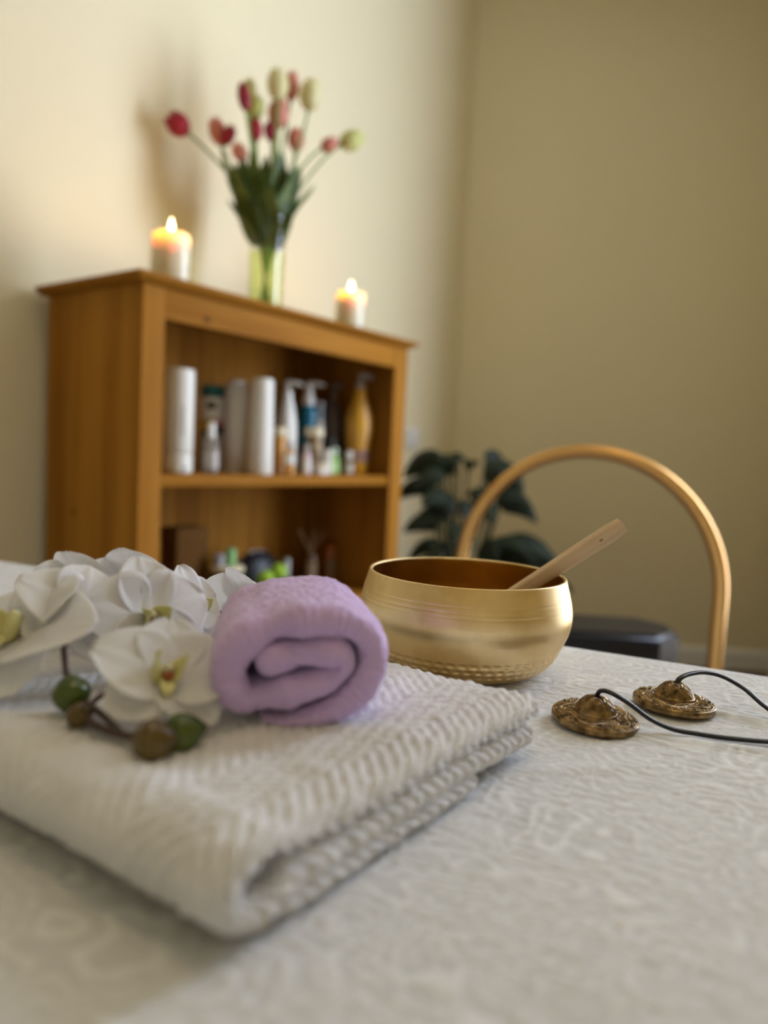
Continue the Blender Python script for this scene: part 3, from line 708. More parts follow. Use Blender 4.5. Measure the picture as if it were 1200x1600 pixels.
# rounded border and hanging drop, appended as extra rows with a path coordinate
def border(nr=7, drop=.46, rr=.020):
    off = []
    for i in range(1, nr + 1):
        t = i / nr * PI / 2; off.append((rr * math.sin(t), -rr * (1 - math.cos(t))))
    for z in np.linspace(.03, drop, 14): off.append((rr + .012 * (z / drop), -rr - z))
    return off
OFF = border()
def ext(g, lo, hi):
    vals = np.concatenate([np.full(len(OFF), lo), g, np.full(len(OFF), hi)])
    o = np.concatenate([[-x for x, _ in OFF[::-1]], np.zeros(len(g)), [x for x, _ in OFF]])
    d = np.concatenate([[z for _, z in OFF[::-1]], np.zeros(len(g)), [z for _, z in OFF]])
    return vals, o, d
rr = .020
av, ao, ad = ext(np.clip(ga, A0 + rr, A1 - rr), A0 + rr, A1 - rr)
bv, bo, bd = ext(np.clip(gb, B0 + rr, -rr), B0 + rr, -rr)
AA, BB = np.meshgrid(av + ao, bv + bo, indexing='ij')
DA, DB = np.meshgrid(ad, bd, indexing='ij')
ZZ = TZ + np.minimum(DA, DB)
flat = (DA == 0) & (DB == 0)
mot = motif(AA, BB); cr = crinkle(AA, BB)
und = .0016 * (vnoise(AA * 9, BB * 9, 7) - .5) + .0022 * (vnoise(AA * 3.5, BB * 3.5, 8) - .5)
for (x0, y0, ang, ln, w, hgt) in ((.255, .505, -.55, .07, .006, .0026), (.235, .445, -.25, .09, .007, .0022), (.10, .40, .2, .06, .008, .0015)):   # soft folds near the cymbals
    c = Vector((x0, y0, 0)) - TO; ca, cb = c.dot(eA), c.dot(eN); aa = ang - RT
    p = (AA - ca) * math.cos(aa) + (BB - cb) * math.sin(aa); q = -(AA - ca) * math.sin(aa) + (BB - cb) * math.cos(aa)
    und += hgt * np.exp(-(q / w) ** 2 - (p / ln) ** 4)
hh = und + .00050 * mot + .00052 * cr * (1 - .45 * mot)
ZZ = ZZ + np.where(flat, hh, 0)
# folds of the hanging sides
hang = np.clip(-np.minimum(DA, DB) / .48, 0, 1)
wob = .012 * hang * np.sin(AA * 22 + 3 * vnoise(AA * 4, BB * 4, 2)) * (DB < -.03) ; wob2 = .012 * hang * np.sin(BB * 24) * (DA < -.03)
BB2 = BB + np.where(BB > -.2, wob, -wob); AA2 = AA + np.where(AA > 0, wob2, -wob2)
PP = np.stack([TO.x + eA.x * AA2 + eN.x * BB2, TO.y + eA.y * AA2 + eN.y * BB2, ZZ], -1)
m, nt, b = newmat('matelasse_bedspread'); N = nt.nodes.new; L = nt.links.new
at = N('ShaderNodeAttribute'); at.attribute_name = 'thread'
tc = N('ShaderNodeTexCoord'); nz = N('ShaderNodeTexNoise'); nz.inputs['Scale'].default_value = 900; nz.inputs['Detail'].default_value = 2; L(tc.outputs['Object'], nz.inputs['Vector'])
mx = N('ShaderNodeMix'); mx.data_type = 'RGBA'; L(at.outputs['Fac'], mx.inputs[0]); mx.inputs[6].default_value = (.665, .67, .67, 1); mx.inputs[7].default_value = (.81, .815, .815, 1)
hs = N('ShaderNodeHueSaturation'); mr = N('ShaderNodeMapRange'); mr.inputs[3].default_value = .82; mr.inputs[4].default_value = 1.18; L(nz.outputs['Fac'], mr.inputs[0]); L(mr.outputs[0], hs.inputs['Value']); L(mx.outputs[2], hs.inputs['Color'])
L(hs.outputs[0], b.inputs['Base Color']); b.inputs['Roughness'].default_value = .9; b.inputs['Sheen Weight'].default_value = .15; b.inputs['Specular IOR Level'].default_value = .2
bp = N('ShaderNodeBump'); bp.inputs['Strength'].default_value = .35; bp.inputs['Distance'].default_value = .0006; L(nz.outputs['Fac'], bp.inputs['Height']); L(bp.outputs[0], b.inputs['Normal'])
M_spread = m
o = grid_mesh('bedspread', PP, M_spread, attr={'thread': mot}, flip=False)
tag(o, 'cream bedspread with raised scroll pattern, under the bowl and towels', 'bedspread')

# ------------------------------------------------------------------ ribbon solids (towels)
def smooth_path(pts, n):
    P = np.array([tuple(p) for p in catmull([(x, y, 0) for x, y in pts], 24)])[:, :2]
    s = np.concatenate([[0], np.cumsum(np.linalg.norm(np.diff(P, axis=0), axis=1))]); t = np.linspace(0, s[-1], n)
    return np.stack([np.interp(t, s, P[:, 0]), np.interp(t, s, P[:, 1])], -1), s[-1]
def ribbon_outline(pts, half, n):
    """closed outline of a thick ribbon; returns centre points, offset direction, arc coordinate, signed side"""
    C, ln = smooth_path(pts, n); T = np.gradient(C, axis=0); T /= np.linalg.norm(T, axis=1, keepdims=True); Nn = np.stack([-T[:, 1], T[:, 0]], -1)
    h = np.full(n, half) if np.isscalar(half) else np.interp(np.linspace(0, 1, n), np.linspace(0, 1, len(half)), half)
    cap = 14
    ang = np.linspace(PI / 2, -PI / 2, cap)[1:-1]
    up = [(C[i], Nn[i], h[i], i / (n - 1) * ln) for i in range(n)]
    e1 = [(C[-1], Nn[-1] * math.sin(a) + T[-1] * math.cos(a), h[-1], ln + h[-1] * (1 - abs(a) / (PI / 2))) for a in ang]
    dn = [(C[i], -Nn[i], h[i], i / (n - 1) * ln) for i in range(n - 1, -1, -1)]
    e0 = [(C[0], -Nn[0] * math.sin(a) - T[0] * math.cos(a), h[0], -h[0] * (1 - abs(a) / (PI / 2))) for a in ang]
    al = up + e1 + dn + e0
    return np.array([x[0] for x in al]), np.array([x[1] for x in al]), np.array([x[2] for x in al]), np.array([x[3] for x in al])

# white chevron towel: local v (across, from the fold) and u (along the fold)
UA = np.array([-0.835, 0.550, 0]); UA /= np.linalg.norm(UA); VA = np.array([0.595, 0.8035, 0]); TOw = np.array([-0.0415, 0.2345, 0])
ZT = TZ + .0030
M_towel = pmat('white_terry', (0.91, 0.90, 0.91), 0.95, spec=.05, sheen=.15, bump=(1300, .9, .0014), var=(500, .08))
def towel(path, half, n, ulen, nu, flatten=None):
    C, D, H, Sx = ribbon_outline(path, half, n)
    rc = .0062
    uu = np.concatenate([rc * (1 - np.cos(np.linspace(0, PI / 2, 12))), np.linspace(rc, ulen, nu)[1:]])
    f = np.where(uu < rc, np.sqrt(np.clip(1 - (1 - uu / rc) ** 2, 0, 1)), 1.0)
    VZ_ = C[:, None, :] + D[:, None, :] * (H[:, None] * f[None, :])[..., None]
    P = TOw + VZ_[..., :1] * VA + uu[None, :, None] * UA; P[..., 2] = ZT + VZ_[..., 1]
    nrm = grid_normals(P, True, False)
    cen = TOw + C[:, None, :1] * VA + uu[None, :, None] * UA; cen[..., 2] = ZT + C[:, 1][:, None]
    nrm = nrm * (1 if np.sum(nrm * (P - cen)) > 0 else -1)
    fe = (f ** .8)[None, :, None]; nrm = nrm * fe - (1 - fe) * UA; nrm /= np.linalg.norm(nrm, axis=-1, keepdims=True)
    S_, U2 = np.meshgrid(Sx, uu, indexing='ij'); U2 = U2 - (1 - f[None, :]) * .006
    per = .066; zig = np.abs(((U2 + .012) / per) % 1 - .5) * 2 * per * .5
    ph = (S_ + zig) / .0086; rib = np.abs(np.sin(PI * ph)) ** .7; calm = np.clip(.45 + .55 * np.clip(1 - (U2 - .02) / .05, 0, 1), 0, 1)
    bead = .82 + .18 * np.sin(2 * PI * (U2 - .3 * S_) / .0075 + 2 * vnoise(S_ * 200, U2 * 200, 1))
    dsp = .0026 * calm * (rib * bead - .5) + .0020 * (vnoise(S_ * 90, U2 * 90, 3) - .5) + .0005 * (vnoise(S_ * 900, U2 * 900, 4) - .5)
    P = P + nrm * dsp[..., None]
    return P
tow = thing('folded_towel', 'thick white folded towel with chevron ribs under the lilac roll', 'towel', (0, 0, 0))
path = [(.224, .0112), (.17, .0140), (.11, .0146), (.06, .0132), (.029, .0132), (.015, .0080), (.0025, .0100), (-.0030, .0188), (.0030, .0272), (.016, .0306), (.030, .0282), (.06, .0270), (.11, .0276), (.17, .0272), (.2290, .0254)]
P = towel(path, [.0066, .0068, .0070, .0070, .0066, .0058, .0056, .0058, .0066, .0070, .0070, .0068, .0066], 620, .36, 300)
grid_mesh('towel_fold', P, M_towel, tow, closed_i=True)
path = [(.160, .0045), (.12, .0040), (.06, .0040), (.024, .0042)]
P = towel(path, .0042, 190, .36, 260)
grid_mesh('towel_underlayer', P, M_towel, tow, closed_i=True)

# lilac rolled face cloth
M_lilac = pmat('lilac_fleece', (0.68, 0.49, 0.86), 0.95, spec=.1, sheen=.5, bump=(1300, .6, .0010), var=(400, .06))
zp = [(345, 930), (480, 940), (640, 920), (800, 860), (920, 760), (985, 620), (985, 520), (930, 420), (800, 350), (650, 335), (500, 345), (360, 390), (220, 470), (150, 600), (160, 720), (230, 800), (340, 795), (430, 775), (560, 745), (700, 700), (800, 640), (815, 570), (730, 525), (600, 530), (450, 555), (345, 582)]
hf = [30, 44, 54, 70, 84, 92, 92, 88, 82, 80, 80, 82, 86, 94, 90, 80, 84, 90, 86, 76, 66, 60, 70, 82, 84, 70]
KZ = 8.5e-5; KY = 8.3e-5
pth = [((x - 570) * KZ, (985 - y) * KY) for x, y in zp]
C, D, H, Sx = ribbon_outline(pth, np.array(hf) * KZ, 760)
RLen = .100; rc = .0065
ww = np.concatenate([rc * (1 - np.cos(np.linspace(0, PI / 2, 9))), np.linspace(rc, RLen - rc, 110)[1:-1], RLen - rc + rc * np.sin(np.linspace(0, PI / 2, 9))])
f = np.sqrt(np.clip(1 - np.clip((rc - np.minimum(ww, RLen - ww)) / rc, 0, 1) ** 2, 0.0, 1))
f0 = f; f = f * (1 + .14 * np.sin(PI * ww / RLen) ** .8)
ax = np.array([-.20, .98, 0]); ax /= np.linalg.norm(ax); rx = np.array([ax[1], -ax[0], 0])
Q = C[:, None, :] + D[:, None, :] * (H[:, None] * f[None, :])[..., None]
RB = np.array([-.0350, .350, TZ + .0022 + .0330])
for _ in range(40): Q = .25 * np.roll(Q, 1, 0) + .5 * Q + .25 * np.roll(Q, -1, 0)
P = RB + Q[..., :1] * rx + ww[None, :, None] * ax; P[..., 2] = RB[2] + Q[..., 1]
cen = RB + C[:, None, :1] * rx + ww[None, :, None] * ax; cen[..., 2] = RB[2] + C[:, 1][:, None]
nrm = grid_normals(P, True, False)
for _ in range(30): nrm = .25 * np.roll(nrm, 1, 0) + .5 * nrm + .25 * np.roll(nrm, -1, 0)
nrm = nrm / (np.linalg.norm(nrm, axis=-1, keepdims=True) + .15)
nrm = nrm * (1 if np.sum(nrm * (P - cen)) > 0 else -1)
fe = (f0 ** .8)[None, :, None]; nrm = nrm * fe + (1 - fe) * ax * np.where(ww < RLen / 2, -1, 1)[None, :, None]; nrm /= np.linalg.norm(nrm, axis=-1, keepdims=True) + .1
S_, W2 = np.meshgrid(Sx, ww, indexing='ij')
band = .0009 * np.exp(-((W2 - .075) / .0018) ** 2) + .0009 * np.exp(-((W2 - .083) / .0018) ** 2) + .0007 * np.exp(-((W2 - .091) / .0018) ** 2)
dsp = .0011 * (vnoise(S_ * 130, W2 * 130, 2) - .5) + .0012 * (vnoise(S_ * 480, W2 * 480, 5) - .5) + .0030 * (1 + 1.2 * np.exp(-W2 / .012)) * (vnoise(S_ * 70, W2 * 25, 6) - .5) - band
P = P + nrm * dsp[..., None]
roll_o = thing('rolled_washcloth', 'lilac rolled washcloth lying on the white towel', 'washcloth', (0, 0, 0))
grid_mesh('cloth_roll', P, M_lilac, roll_o, closed_i=True)

# ------------------------------------------------------------------ brass singing bowl
m, nt, b = newmat('brushed_brass'); N = nt.nodes.new; L = nt.links.new
tc = N('ShaderNodeTexCoord'); mp = N('ShaderNodeMapping'); mp.inputs['Scale'].default_value = (14, 14, 900); L(tc.outputs['Object'], mp.inputs[0])
nz = N('ShaderNodeTexNoise'); nz.inputs['Scale'].default_value = 1; nz.inputs['Detail'].default_value = 4; L(mp.outputs[0], nz.inputs['Vector'])
n2 = N('ShaderNodeTexNoise'); n2.inputs['Scale'].default_value = 28; n2.inputs['Detail'].default_value = 3; L(tc.outputs['Object'], n2.inputs['Vector'])
cr_ = N('ShaderNodeValToRGB'); cr_.color_ramp.elements[0].color = (.72, .52, .24, 1); cr_.color_ramp.elements[1].color = (.88, .68, .37, 1); cr_.color_ramp.elements[0].position = .35; cr_.color_ramp.elements[1].position = .6
L(n2.outputs['Fac'], cr_.inputs[0]); L(cr_.outputs[0], b.inputs['Base Color']); b.inputs['Metallic'].default_value = 1
mr = N('ShaderNodeMapRange'); mr.inputs[3].default_value = .30; mr.inputs[4].default_value = .42; L(nz.outputs['Fac'], mr.inputs[0]); L(mr.outputs[0], b.inputs['Roughness'])
bp = N('ShaderNodeBump'); bp.inputs['Strength'].default_value = .25; bp.inputs['Distance'].default_value = .0002; L(nz.outputs['Fac'], bp.inputs['Height']); L(bp.outputs[0], b.inputs['Normal'])
b.inputs['Anisotropic'].default_value = .7
tg = N('ShaderNodeTangent'); tg.direction_type = 'RADIAL'; tg.axis = 'Z'; L(tg.outputs[0], b.inputs['Tangent'])
M_brass = m
prof = [(.0005, .0022), (.025, .0012), (.050, 0), (.059, .0010), (.0675, .0050), (.0750, .0130), (.0805, .0240), (.0850, .0345), (.0868, .0440), (.0864, .0535), (.0845, .0630), (.0822, .0710), (.0810, .0755), (.0806, .0770)]
pp = np.array([tuple(p) for p in catmull([(r, z, 0) for r, z in prof], 14)])[:, :2]
lip = [(.0803, .0776), (.0797, .0779), (.0788, .0778), (.0783, .0773)]
inn = np.array([tuple(p) for p in catmull([(.0780, .0768, 0), (.0786, .0735, 0), (.0812, .063, 0), (.0832, .0535, 0), (.0836, .044, 0), (.082, .0355, 0), (.0775, .0262, 0), (.070, .0170, 0), (.061, .0095, 0), (.05, .0052, 0), (.03, .0042, 0), (.0005, .0044, 0)], 6)])[:, :2]
full = np.vstack([pp, lip, inn]); npp = len(pp); ns = 420
a = np.linspace(0, 2 * PI, ns, endpoint=False)
RR, AAx = np.meshgrid(full[:, 0], a, indexing='ij'); ZZb = np.repeat(full[:, 1][:, None], ns, 1); RR = RR.copy()
outer = (np.arange(len(full)) < npp)[:, None]
for zg in (.0565, .0600, .0640): RR -= np.where(outer, .00034 * np.exp(-((ZZb - zg) / .00035) ** 2), 0)
for row, (zr, off) in enumerate(((.0195, 0), (.0145, .5), (.0100, .25))):    # rows of hammered dimples
    npd = 58; k = ((AAx / (2 * PI) * npd + off) % 1) - .5; dx = k * 2 * PI * .078 / npd
    RR -= np.where(outer & (ZZb > .004), .0011 * np.exp(-(dx / .0026) ** 4 - ((ZZb - zr) / .0015) ** 4), 0)
P = np.stack([RR * np.cos(AAx), RR * np.sin(AAx), ZZb], -1)
bowl = grid_mesh('singing_bowl', P, M_brass, closed_j=True, flip=True)
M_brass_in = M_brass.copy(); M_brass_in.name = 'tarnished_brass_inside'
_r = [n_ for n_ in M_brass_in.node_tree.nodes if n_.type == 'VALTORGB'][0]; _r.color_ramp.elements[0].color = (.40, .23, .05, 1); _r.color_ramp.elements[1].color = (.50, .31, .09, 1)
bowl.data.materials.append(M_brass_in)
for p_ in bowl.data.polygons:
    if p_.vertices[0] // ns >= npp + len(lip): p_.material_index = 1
bowl.location = (.0710, .603, TZ + .0012)
tag(bowl, 'brass singing bowl with hammered foot and engraved rings on the bedspread', 'bowl')

# wooden striker stick resting in the bowl
M_stick = wood('pale_striker_wood', (.58, .40, .23), (.80, .63, .43), axis=0, scale=3.0, rough=.55)
tip = Vector((.1945, .598, .7745)); low = Vector((.052, .604, .6680)); dv = (tip - low).normalized(); ln = (tip - low).length
sx = dv; sy = Vector((0, 1, 0)) - sx * sx.y; sy.normalize(); sz = sx.cross(sy)
V = []; F = []; nseg = 16; k8 = 16
for i in range(nseg + 1):
    t = i / nseg; x = t * ln; w = .0052 + .0016 * min(1, t * 1.2)
    if i == 0: w *= .8
    if i == nseg: w *= .86
    xx = x - (.0015 if i == 0 else 0)
    for k in range(k8):
        a = 2 * PI * k / k8; c, s_ = math.cos(a), math.sin(a); e = .55
        V.append((xx, math.copysign(abs(c) ** e, c) * w, math.copysign(abs(s_) ** e, s_) * w))
    if i == nseg - 1:
        pass
for i in range(nseg):
    for k in range(k8): F.append([i * k8 + k, i * k8 + (k + 1) % k8, (i + 1) * k8 + (k + 1) % k8, (i + 1) * k8 + k])
F += [list(range(k8))[::-1], [nseg * k8 + k for k in range(k8)]]
stick = thing('wooden_striker', 'pale wooden striker stick leaning out of the brass bowl', 'striker', low)
stick.matrix_world = Matrix(((sx.x, sy.x, sz.x, low.x), (sx.y, sy.y, sz.y, low.y), (sx.z, sy.z, sz.z, low.z), (0, 0, 0, 1)))
mesh('stick', V, F, M_stick, stick, sharp=50)
MB().box(ln - .0235, ln - .0205, -.0070, -.0064, -.0004, .0012).build('stamp_mark', pmat('burnt_mark', (.30, .20, .12), .8), stick)

# ------------------------------------------------------------------ tingsha cymbals
m, nt, b = newmat('antique_bronze'); N = nt.nodes.new; L = nt.links.new
tc = N('ShaderNodeTexCoord'); nz = N('ShaderNodeTexNoise'); nz.inputs['Scale'].default_value = 160; nz.inputs['Detail'].default_value = 4; L(tc.outputs['Object'], nz.inputs['Vector'])
cr_ = N('ShaderNodeValToRGB'); cr_.color_ramp.elements[0].color = (.07, .042, .018, 1); cr_.color_ramp.elements[1].color = (.36, .245, .11, 1); cr_.color_ramp.elements[0].position = .32; cr_.color_ramp.elements[1].position = .66
L(nz.outputs['Fac'], cr_.inputs[0]); L(cr_.outputs[0], b.inputs['Base Color']); b.inputs['Metallic'].default_value = 1; b.inputs['Roughness'].default_value = .33
M_bronze = m
def cymbal(cx, cy, rot, tilt, lab):
    nr, na = 170, 640; R0 = .0277
    r = np.linspace(.0022, R0, nr); a = np.linspace(0, 2 * PI, na, endpoint=False); Rg, Ag = np.meshgrid(r, a, indexing='ij')
    dome_r = .0142
    base = np.where(Rg < dome_r, .0052 + .0118 * np.sqrt(np.clip(1 - (Rg / dome_r) ** 2, 0, 1)) ** 1.15, .0052 - .0012 * ((Rg - dome_r) / (R0 - dome_r)) ** 2)
    # lotus petals on the dome
    rel = np.zeros_like(Rg)
    pet = np.abs(np.cos(4 * Ag)); dm = Rg < dome_r * .97
    rel += np.where(dm, .0013 * np.sin(PI * np.clip(Rg / dome_r, 0, 1)) * np.abs(np.sin(4 * Ag)) ** .4 - .0006 * (np.abs(np.sin(PI * (Rg / dome_r * 3.2 + 1.1 * np.abs(np.sin(4 * Ag))))) ** 6) * np.sin(PI * np.clip(Rg / dome_r, 0, 1)) ** .5 - .0004 * (np.abs(np.sin(24 * Ag)) > .93) * (Rg > .5 * dome_r), 0)
    # coiling dragon relief on the brim: undulating scaled body among curling cloud lines
    band = (Rg > dome_r * 1.03) & (Rg < R0 * .955)
    X = Rg * np.cos(Ag); Y = Rg * np.sin(Ag)
    mid = .0208 + .0026 * np.sin(5 * Ag + 1.0); dist = (Rg - mid)
    body = np.sqrt(np.clip(1 - (dist / .0021) ** 2, 0, 1)); scales = np.abs(np.sin(Ag * 70 + Rg * 1500)) ** .5
    cl = np.abs(np.sin(PI * (7 * vnoise(X * 260 + 3 * rot, Y * 260, 2) + 1.5 * vnoise(X * 620, Y * 620, 5)))) ** .7
    rel += np.where(band, np.where(body > .05, .0012 * body + .0007 * scales * body, .0013 * cl), 0)
    claw = np.abs(np.sin(15 * Ag + 900 * (Rg - .0208))) ** .5
    rel += np.where(band & (np.abs(np.sin(2.5 * Ag + .4)) > .8) & (body <= .05), .0008 * claw, 0)
    rel += np.where((Rg >= R0 * .955), .0006, 0) + np.where((Rg > dome_r * .96) & (Rg < dome_r * 1.06), .0005, 0)
    Z = base + rel
    P1 = np.stack([Rg * np.cos(Ag), Rg * np.sin(Ag), Z], -1)
    # rim and hollow underside
    ex = []
    for (q, z) in ((R0 + .0004, .0040), (R0 + .0005, .0012), (R0, .0003), (R0 - .002, 0), (dome_r + .001, .0022), (dome_r - .002, .006), (.008, .0125), (.0022, .0140)):
        ex.append(np.stack([q * np.cos(a), q * np.sin(a), np.full(na, z)], -1))
    P = np.concatenate([P1, np.array(ex), P1[:1]], 0)
    t = thing('tingsha_cymbal', lab, 'cymbal', (cx, cy, TZ + .0022), rot, 'pair of small hand cymbals')
    t.rotation_euler = (tilt[0], tilt[1], rot)
    grid_mesh('cymbal_disc', P, M_bronze, t, closed_j=True, flip=False)
    return t
cymbal(.1466, .4775, .3, (math.radians(3), math.radians(2), 0), 'small embossed bronze cymbal nearer the white towel, strap at its dome')
cymbal(.2150, .5180, 1.7, (math.radians(2), 0, 0), 'small embossed bronze cymbal farther back, at the right of the bowl')
M_strap = pmat('black_leather_strap', (.010, .010, .011), .38, bump=(400, .15, .001))
pts = [(.1472, .4780, .6695), (.1490, .4765, .6735), (.1545, .4730, .6738), (.1650, .4685, .6690), (.1790, .4650, .6600), (.1930, .4625, .6550), (.2080, .4605, .6535), (.2250, .4570, .6530), (.2530, .4540, .6530), (.290, .4560, .6530), (.318, .4700, .6530), (.322, .4860, .6530), (.302, .4930, .6530), (.2830, .4960, .6545), (.2745, .5080, .6590), (.2680, .5240, .6655), (.2560, .5330, .6710), (.2420, .5330, .6735), (.2290, .5270, .6735), (.2195, .5205, .6720), (.2160, .5185, .6680)]
o = MB().tube(catmull(pts, 8), .0021, 12, ru=.72, up=(0, 0, 1)).build('leather_cord', M_strap, None, sharp=None)
tag(o, 'black leather strap looping from one bronze cymbal to the other', 'strap')

# ------------------------------------------------------------------ orchid spray on the towel
def petalmat():
    m, nt, b = newmat('orchid_petal'); N = nt.nodes.new; L = nt.links.new
    b.inputs['Base Color'].default_value = (.95, .945, .95, 1); b.inputs['Roughness'].default_value = .6; b.inputs['Specular IOR Level'].default_value = .2
    tc = N('ShaderNodeTexCoord'); w = N('ShaderNodeTexNoise'); w.inputs['Scale'].default_value = 260; L(tc.outputs['Object'], w.inputs['Vector'])
    bp = N('ShaderNodeBump'); bp.inputs['Strength'].default_value = .2; bp.inputs['Distance'].default_value = .0008; L(w.outputs['Fac'], bp.inputs['Height']); L(bp.outputs[0], b.inputs['Normal'])
    tb_ = N('ShaderNodeBsdfTranslucent'); tb_.inputs['Color'].default_value = (.95, .94, .93, 1)
    mx = N('ShaderNodeMixShader'); mx.inputs[0].default_value = .45; L(b.outputs[0], mx.inputs[1]); L(tb_.outputs[0], mx.inputs[2]); L(mx.outputs[0], nt.nodes['Material Output'].inputs['Surface']); return m
M_petal = petalmat()
M_lip = pmat('orchid_lip', (.72, .68, .30), .5); M_lipred = pmat('orchid_lip_spot', (.36, .08, .03), .5)
M_bud = leafmat('orchid_bud_green', (.025, .055, .008), (.11, .15, .02), .05, .2); M_budb = leafmat('orchid_bud_brown', (.06, .028, .010), (.16, .11, .02), .05, .2)
M_budg = M_bud
M_twig = pmat('orchid_twig', (.075, .035, .022), .5)
spray = thing('orchid_spray', 'artificial white orchid spray with green buds lying on the white towel', 'flower spray', (-.13, .38, TZ + .034))
SP = Vector((-.13, .38, TZ + .034))
def petal(parent, A, ang, L_, Wd, lean, cup, curl, seed, round_=.75):
    """A: 3x3 frame (x,y in flower plane, z facing). One petal going out at ang."""
    rng = random.Random(seed); n, m_ = 18, 14; V = []; F = []
    ph = rng.uniform(0, 6)
    for i in range(n + 1):
        t = i / n
        w = Wd * (math.sin(PI * min(1, t * .93 + .05) ** round_) ** .62)
        # path bends: lean at base then curl back
        an = lean - curl * t; 
        rad = L_ * t * math.cos(lean * .6 - curl * t * .5); hz = L_ * t * math.sin(lean - curl * t * .6)
        for j in range(m_ + 1):
            q = j / m_ * 2 - 1
            ruf = .0016 * abs(q) ** 2 * t * math.sin(7 * t + ph + 3 * q)
            x = rad; y = w * q * math.cos(cup * q); z = hz + cup * w * q * q * .8 + ruf + .0010 * math.exp(-(q / .12) ** 2)
            ca, sa = math.cos(ang), math.sin(ang)
            V.append(A @ Vector((x * ca - y * sa, x * sa + y * ca, z)))
    for i in range(n):
        for j in range(m_): a = i * (m_ + 1) + j; F.append([a, a + 1, a + m_ + 2, a + m_ + 1])
    return leaf_obj('petal', V, F, M_petal, parent, .0006)
def orchid(c, facing, up, size, seed, only=None):
    c = Vector(c) - SP; z = Vector(facing).normalized(); y = Vector(up); y = (y - z * y.dot(z)).normalized(); x = y.cross(z)
    A = Matrix((x, y, z)).transposed(); rng = random.Random(seed)
    mb = MB(); mb.tube([A @ Vector((0, 0, -.006)), A @ Vector((0, 0, 0)), A @ Vector((0, .001, .006)), A @ Vector((0, -.001, .009))], [.0018, .0025, .0026, .0014], 12)
    fl = mb.build('flower', pmat('orchid_column', (.80, .76, .60), .5), spray); fl.location = c
    s = size
    spec = [(PI / 2, .92, .50, .25, .25, .3, 1.0), (math.radians(12), 1.0, .66, .22, .22, .25, .62), (math.radians(168), 1.0, .66, .22, .22, .25, .62), (math.radians(232), .92, .48, .15, .2, .3, .95), (math.radians(308), .92, .48, .15, .2, .3, .95)]
    for k, (an, l, w, le, cu, cl, ro) in enumerate(spec):
        if only and k not in only: continue
        petal(fl, A, an + rng.uniform(-.08, .08), s * l, s * w * .95, le + rng.uniform(-.1, .1), cu, cl, seed * 7 + k, ro)
    # lip: two side lobes and a tongue
    for sg in (-1, 1):
        V, F = blade(A @ Vector((sg * .001, -.002, .001)), A @ Vector((sg * .008, -.002, .010)), A @ Vector((sg * .006, .001, .0175)), s * .16, A @ Vector((0, 1, .35)), 8, 6, .35); leaf_obj('lip', V, F, M_lip, fl, .0008)
    V, F = blade(A @ Vector((0, -.003, .002)), A @ Vector((0, -.013, .009)), A @ Vector((0, -.015, .003)), s * .10, A @ Vector((1, 0, 0)), 8, 6, .25); leaf_obj('lip_tongue', V, F, M_lip, fl, .0008)
    MB().lathe([(.0001, -.002), (.0020, -.0012), (.0026, 0), (.0018, .0014), (.0001, .002)], 12, tuple(A @ Vector((0, -.0035, .0055)))).build('lip_spot', M_lipred, fl)
    return fl
CAMP = Vector((0, 0, CAM_Z))
orchid((-.1900, .385, .7170), (-.28, -.46, .82), (.25, .6, .6), .046, 1)
orchid((-.1690, .405, .7250), (.50, -.42, .75), (.1, .6, .75), .036, 2)
orchid((-.1900, .465, .7200), (.2, .75, .60), (0, -.2, 1), .040, 8)
orchid((-.1600, .475, .7190), (.1, .80, .45), (0, -.2, 1), .043, 3)
orchid((-.1330, .418, .7215), (.62, -.60, .38), (-.15, .12, 1), .040, 4)
orchid((-.1015, .349, .7095), (.34, -.46, .82), (-.05, .6, .8), .037, 5)
orchid((-.1240, .470, .7160), (.80, -.35, .40), (-.1, .1, 1), .031, 6)
orchid((-.0990, .515, .7060), (.55, .65, .30), (.1, -.1, 1), .038, 7)
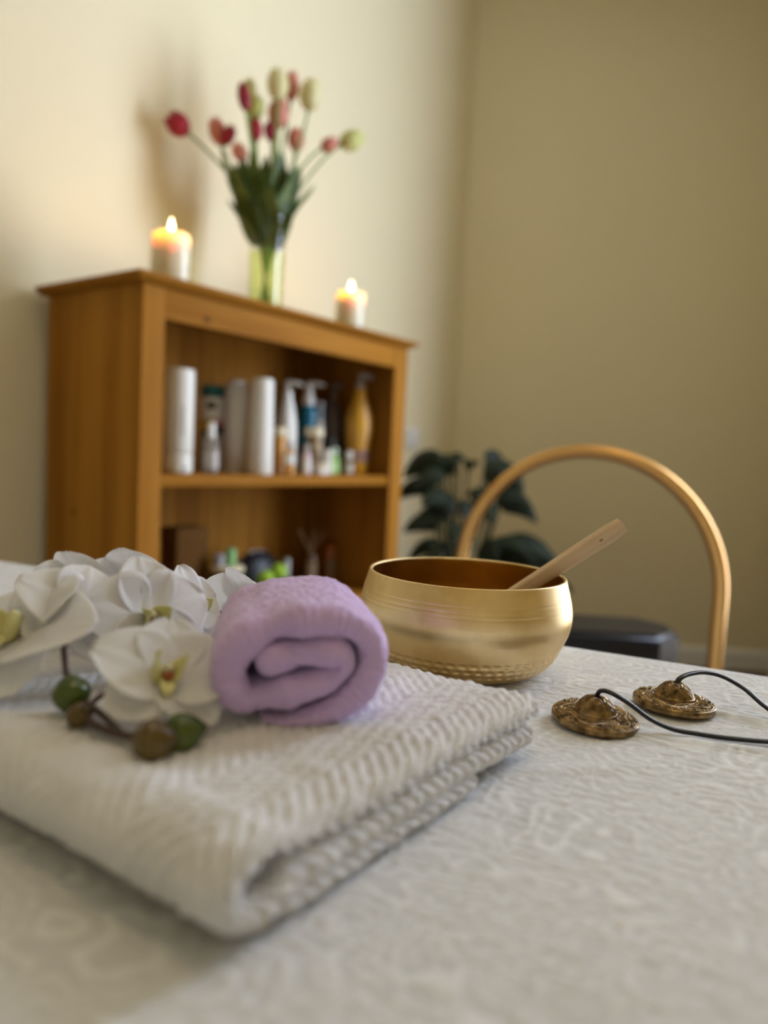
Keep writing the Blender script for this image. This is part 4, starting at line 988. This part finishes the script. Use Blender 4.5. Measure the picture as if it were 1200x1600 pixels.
# twig and buds
def sp(p): return Vector(p) - SP
mb = MB()
mb.tube(catmull([sp(p) for p in ((-.099, .3125, .6930), (-.1090, .3180, .6920), (-.1198, .324, .6915), (-.1300, .3310, .6920), (-.1374, .338, .6930))], 8), .0019, 8)
mb.tube(catmull([sp(p) for p in ((-.1120, .3200, .6915), (-.1240, .3340, .6930), (-.1370, .3450, .6950), (-.1500, .3560, .6960), (-.1560, .3620, .7080), (-.1640, .3800, .7180), (-.1640, .395, .7190))], 8), .0017, 8)
mb.tube(catmull([sp(p) for p in ((-.1370, .3450, .6950), (-.1330, .3540, .6980), (-.1250, .3600, .6970), (-.1130, .3560, .6990), (-.1015, .3450, .7105))], 8), .0015, 8)
mb.tube(catmull([sp(p) for p in ((-.1640, .395, .7190), (-.1500, .430, .7150), (-.1350, .460, .7100), (-.1120, .495, .7080), (-.0990, .514, .7050))], 8), .0018, 8)
mb.tube(catmull([sp(p) for p in ((-.1500, .430, .7150), (-.140, .420, .716), (-.1318, .4155, .7195))], 8), .0015, 8)
mb.tube(catmull([sp(p) for p in ((-.1500, .430, .7150), (-.160, .455, .722), (-.1620, .479, .729))], 8), .0015, 8)
mb.build('stem', M_twig, spray)
def bud(c, axis, r, h, mat):
    axis = Vector(axis).normalized(); q = axis.to_track_quat('Z', 'Y').to_matrix()
    b_ = MB(); prof = [(.0001, 0)] + [(r * math.sin(PI * t) ** .8 * (1.08 - .25 * t), h * (t if t < 1 else 1)) for t in [i / 14 for i in range(1, 14)]] + [(.0001, h)]
    b_.lathe(prof, 24)
    o = mesh('bud', [q @ (Vector(v) - Vector((0, 0, h / 2))) for v in b_.v], b_.f, mat, spray, sharp=None); o.location = sp(c); return o
bud((-.1488, .353, .6968), (.15, -.1, -1), .0098, .0215, M_bud)
bud((-.1385, .338, .6925), (.7, -.3, -.2), .0066, .0150, M_budb)
bud((-.0950, .3110, .6935), (.8, .0, .12), .0098, .0215, M_budb)
bud((-.0860, .3235, .6925), (.8, .35, .15), .0096, .0235, M_budg)
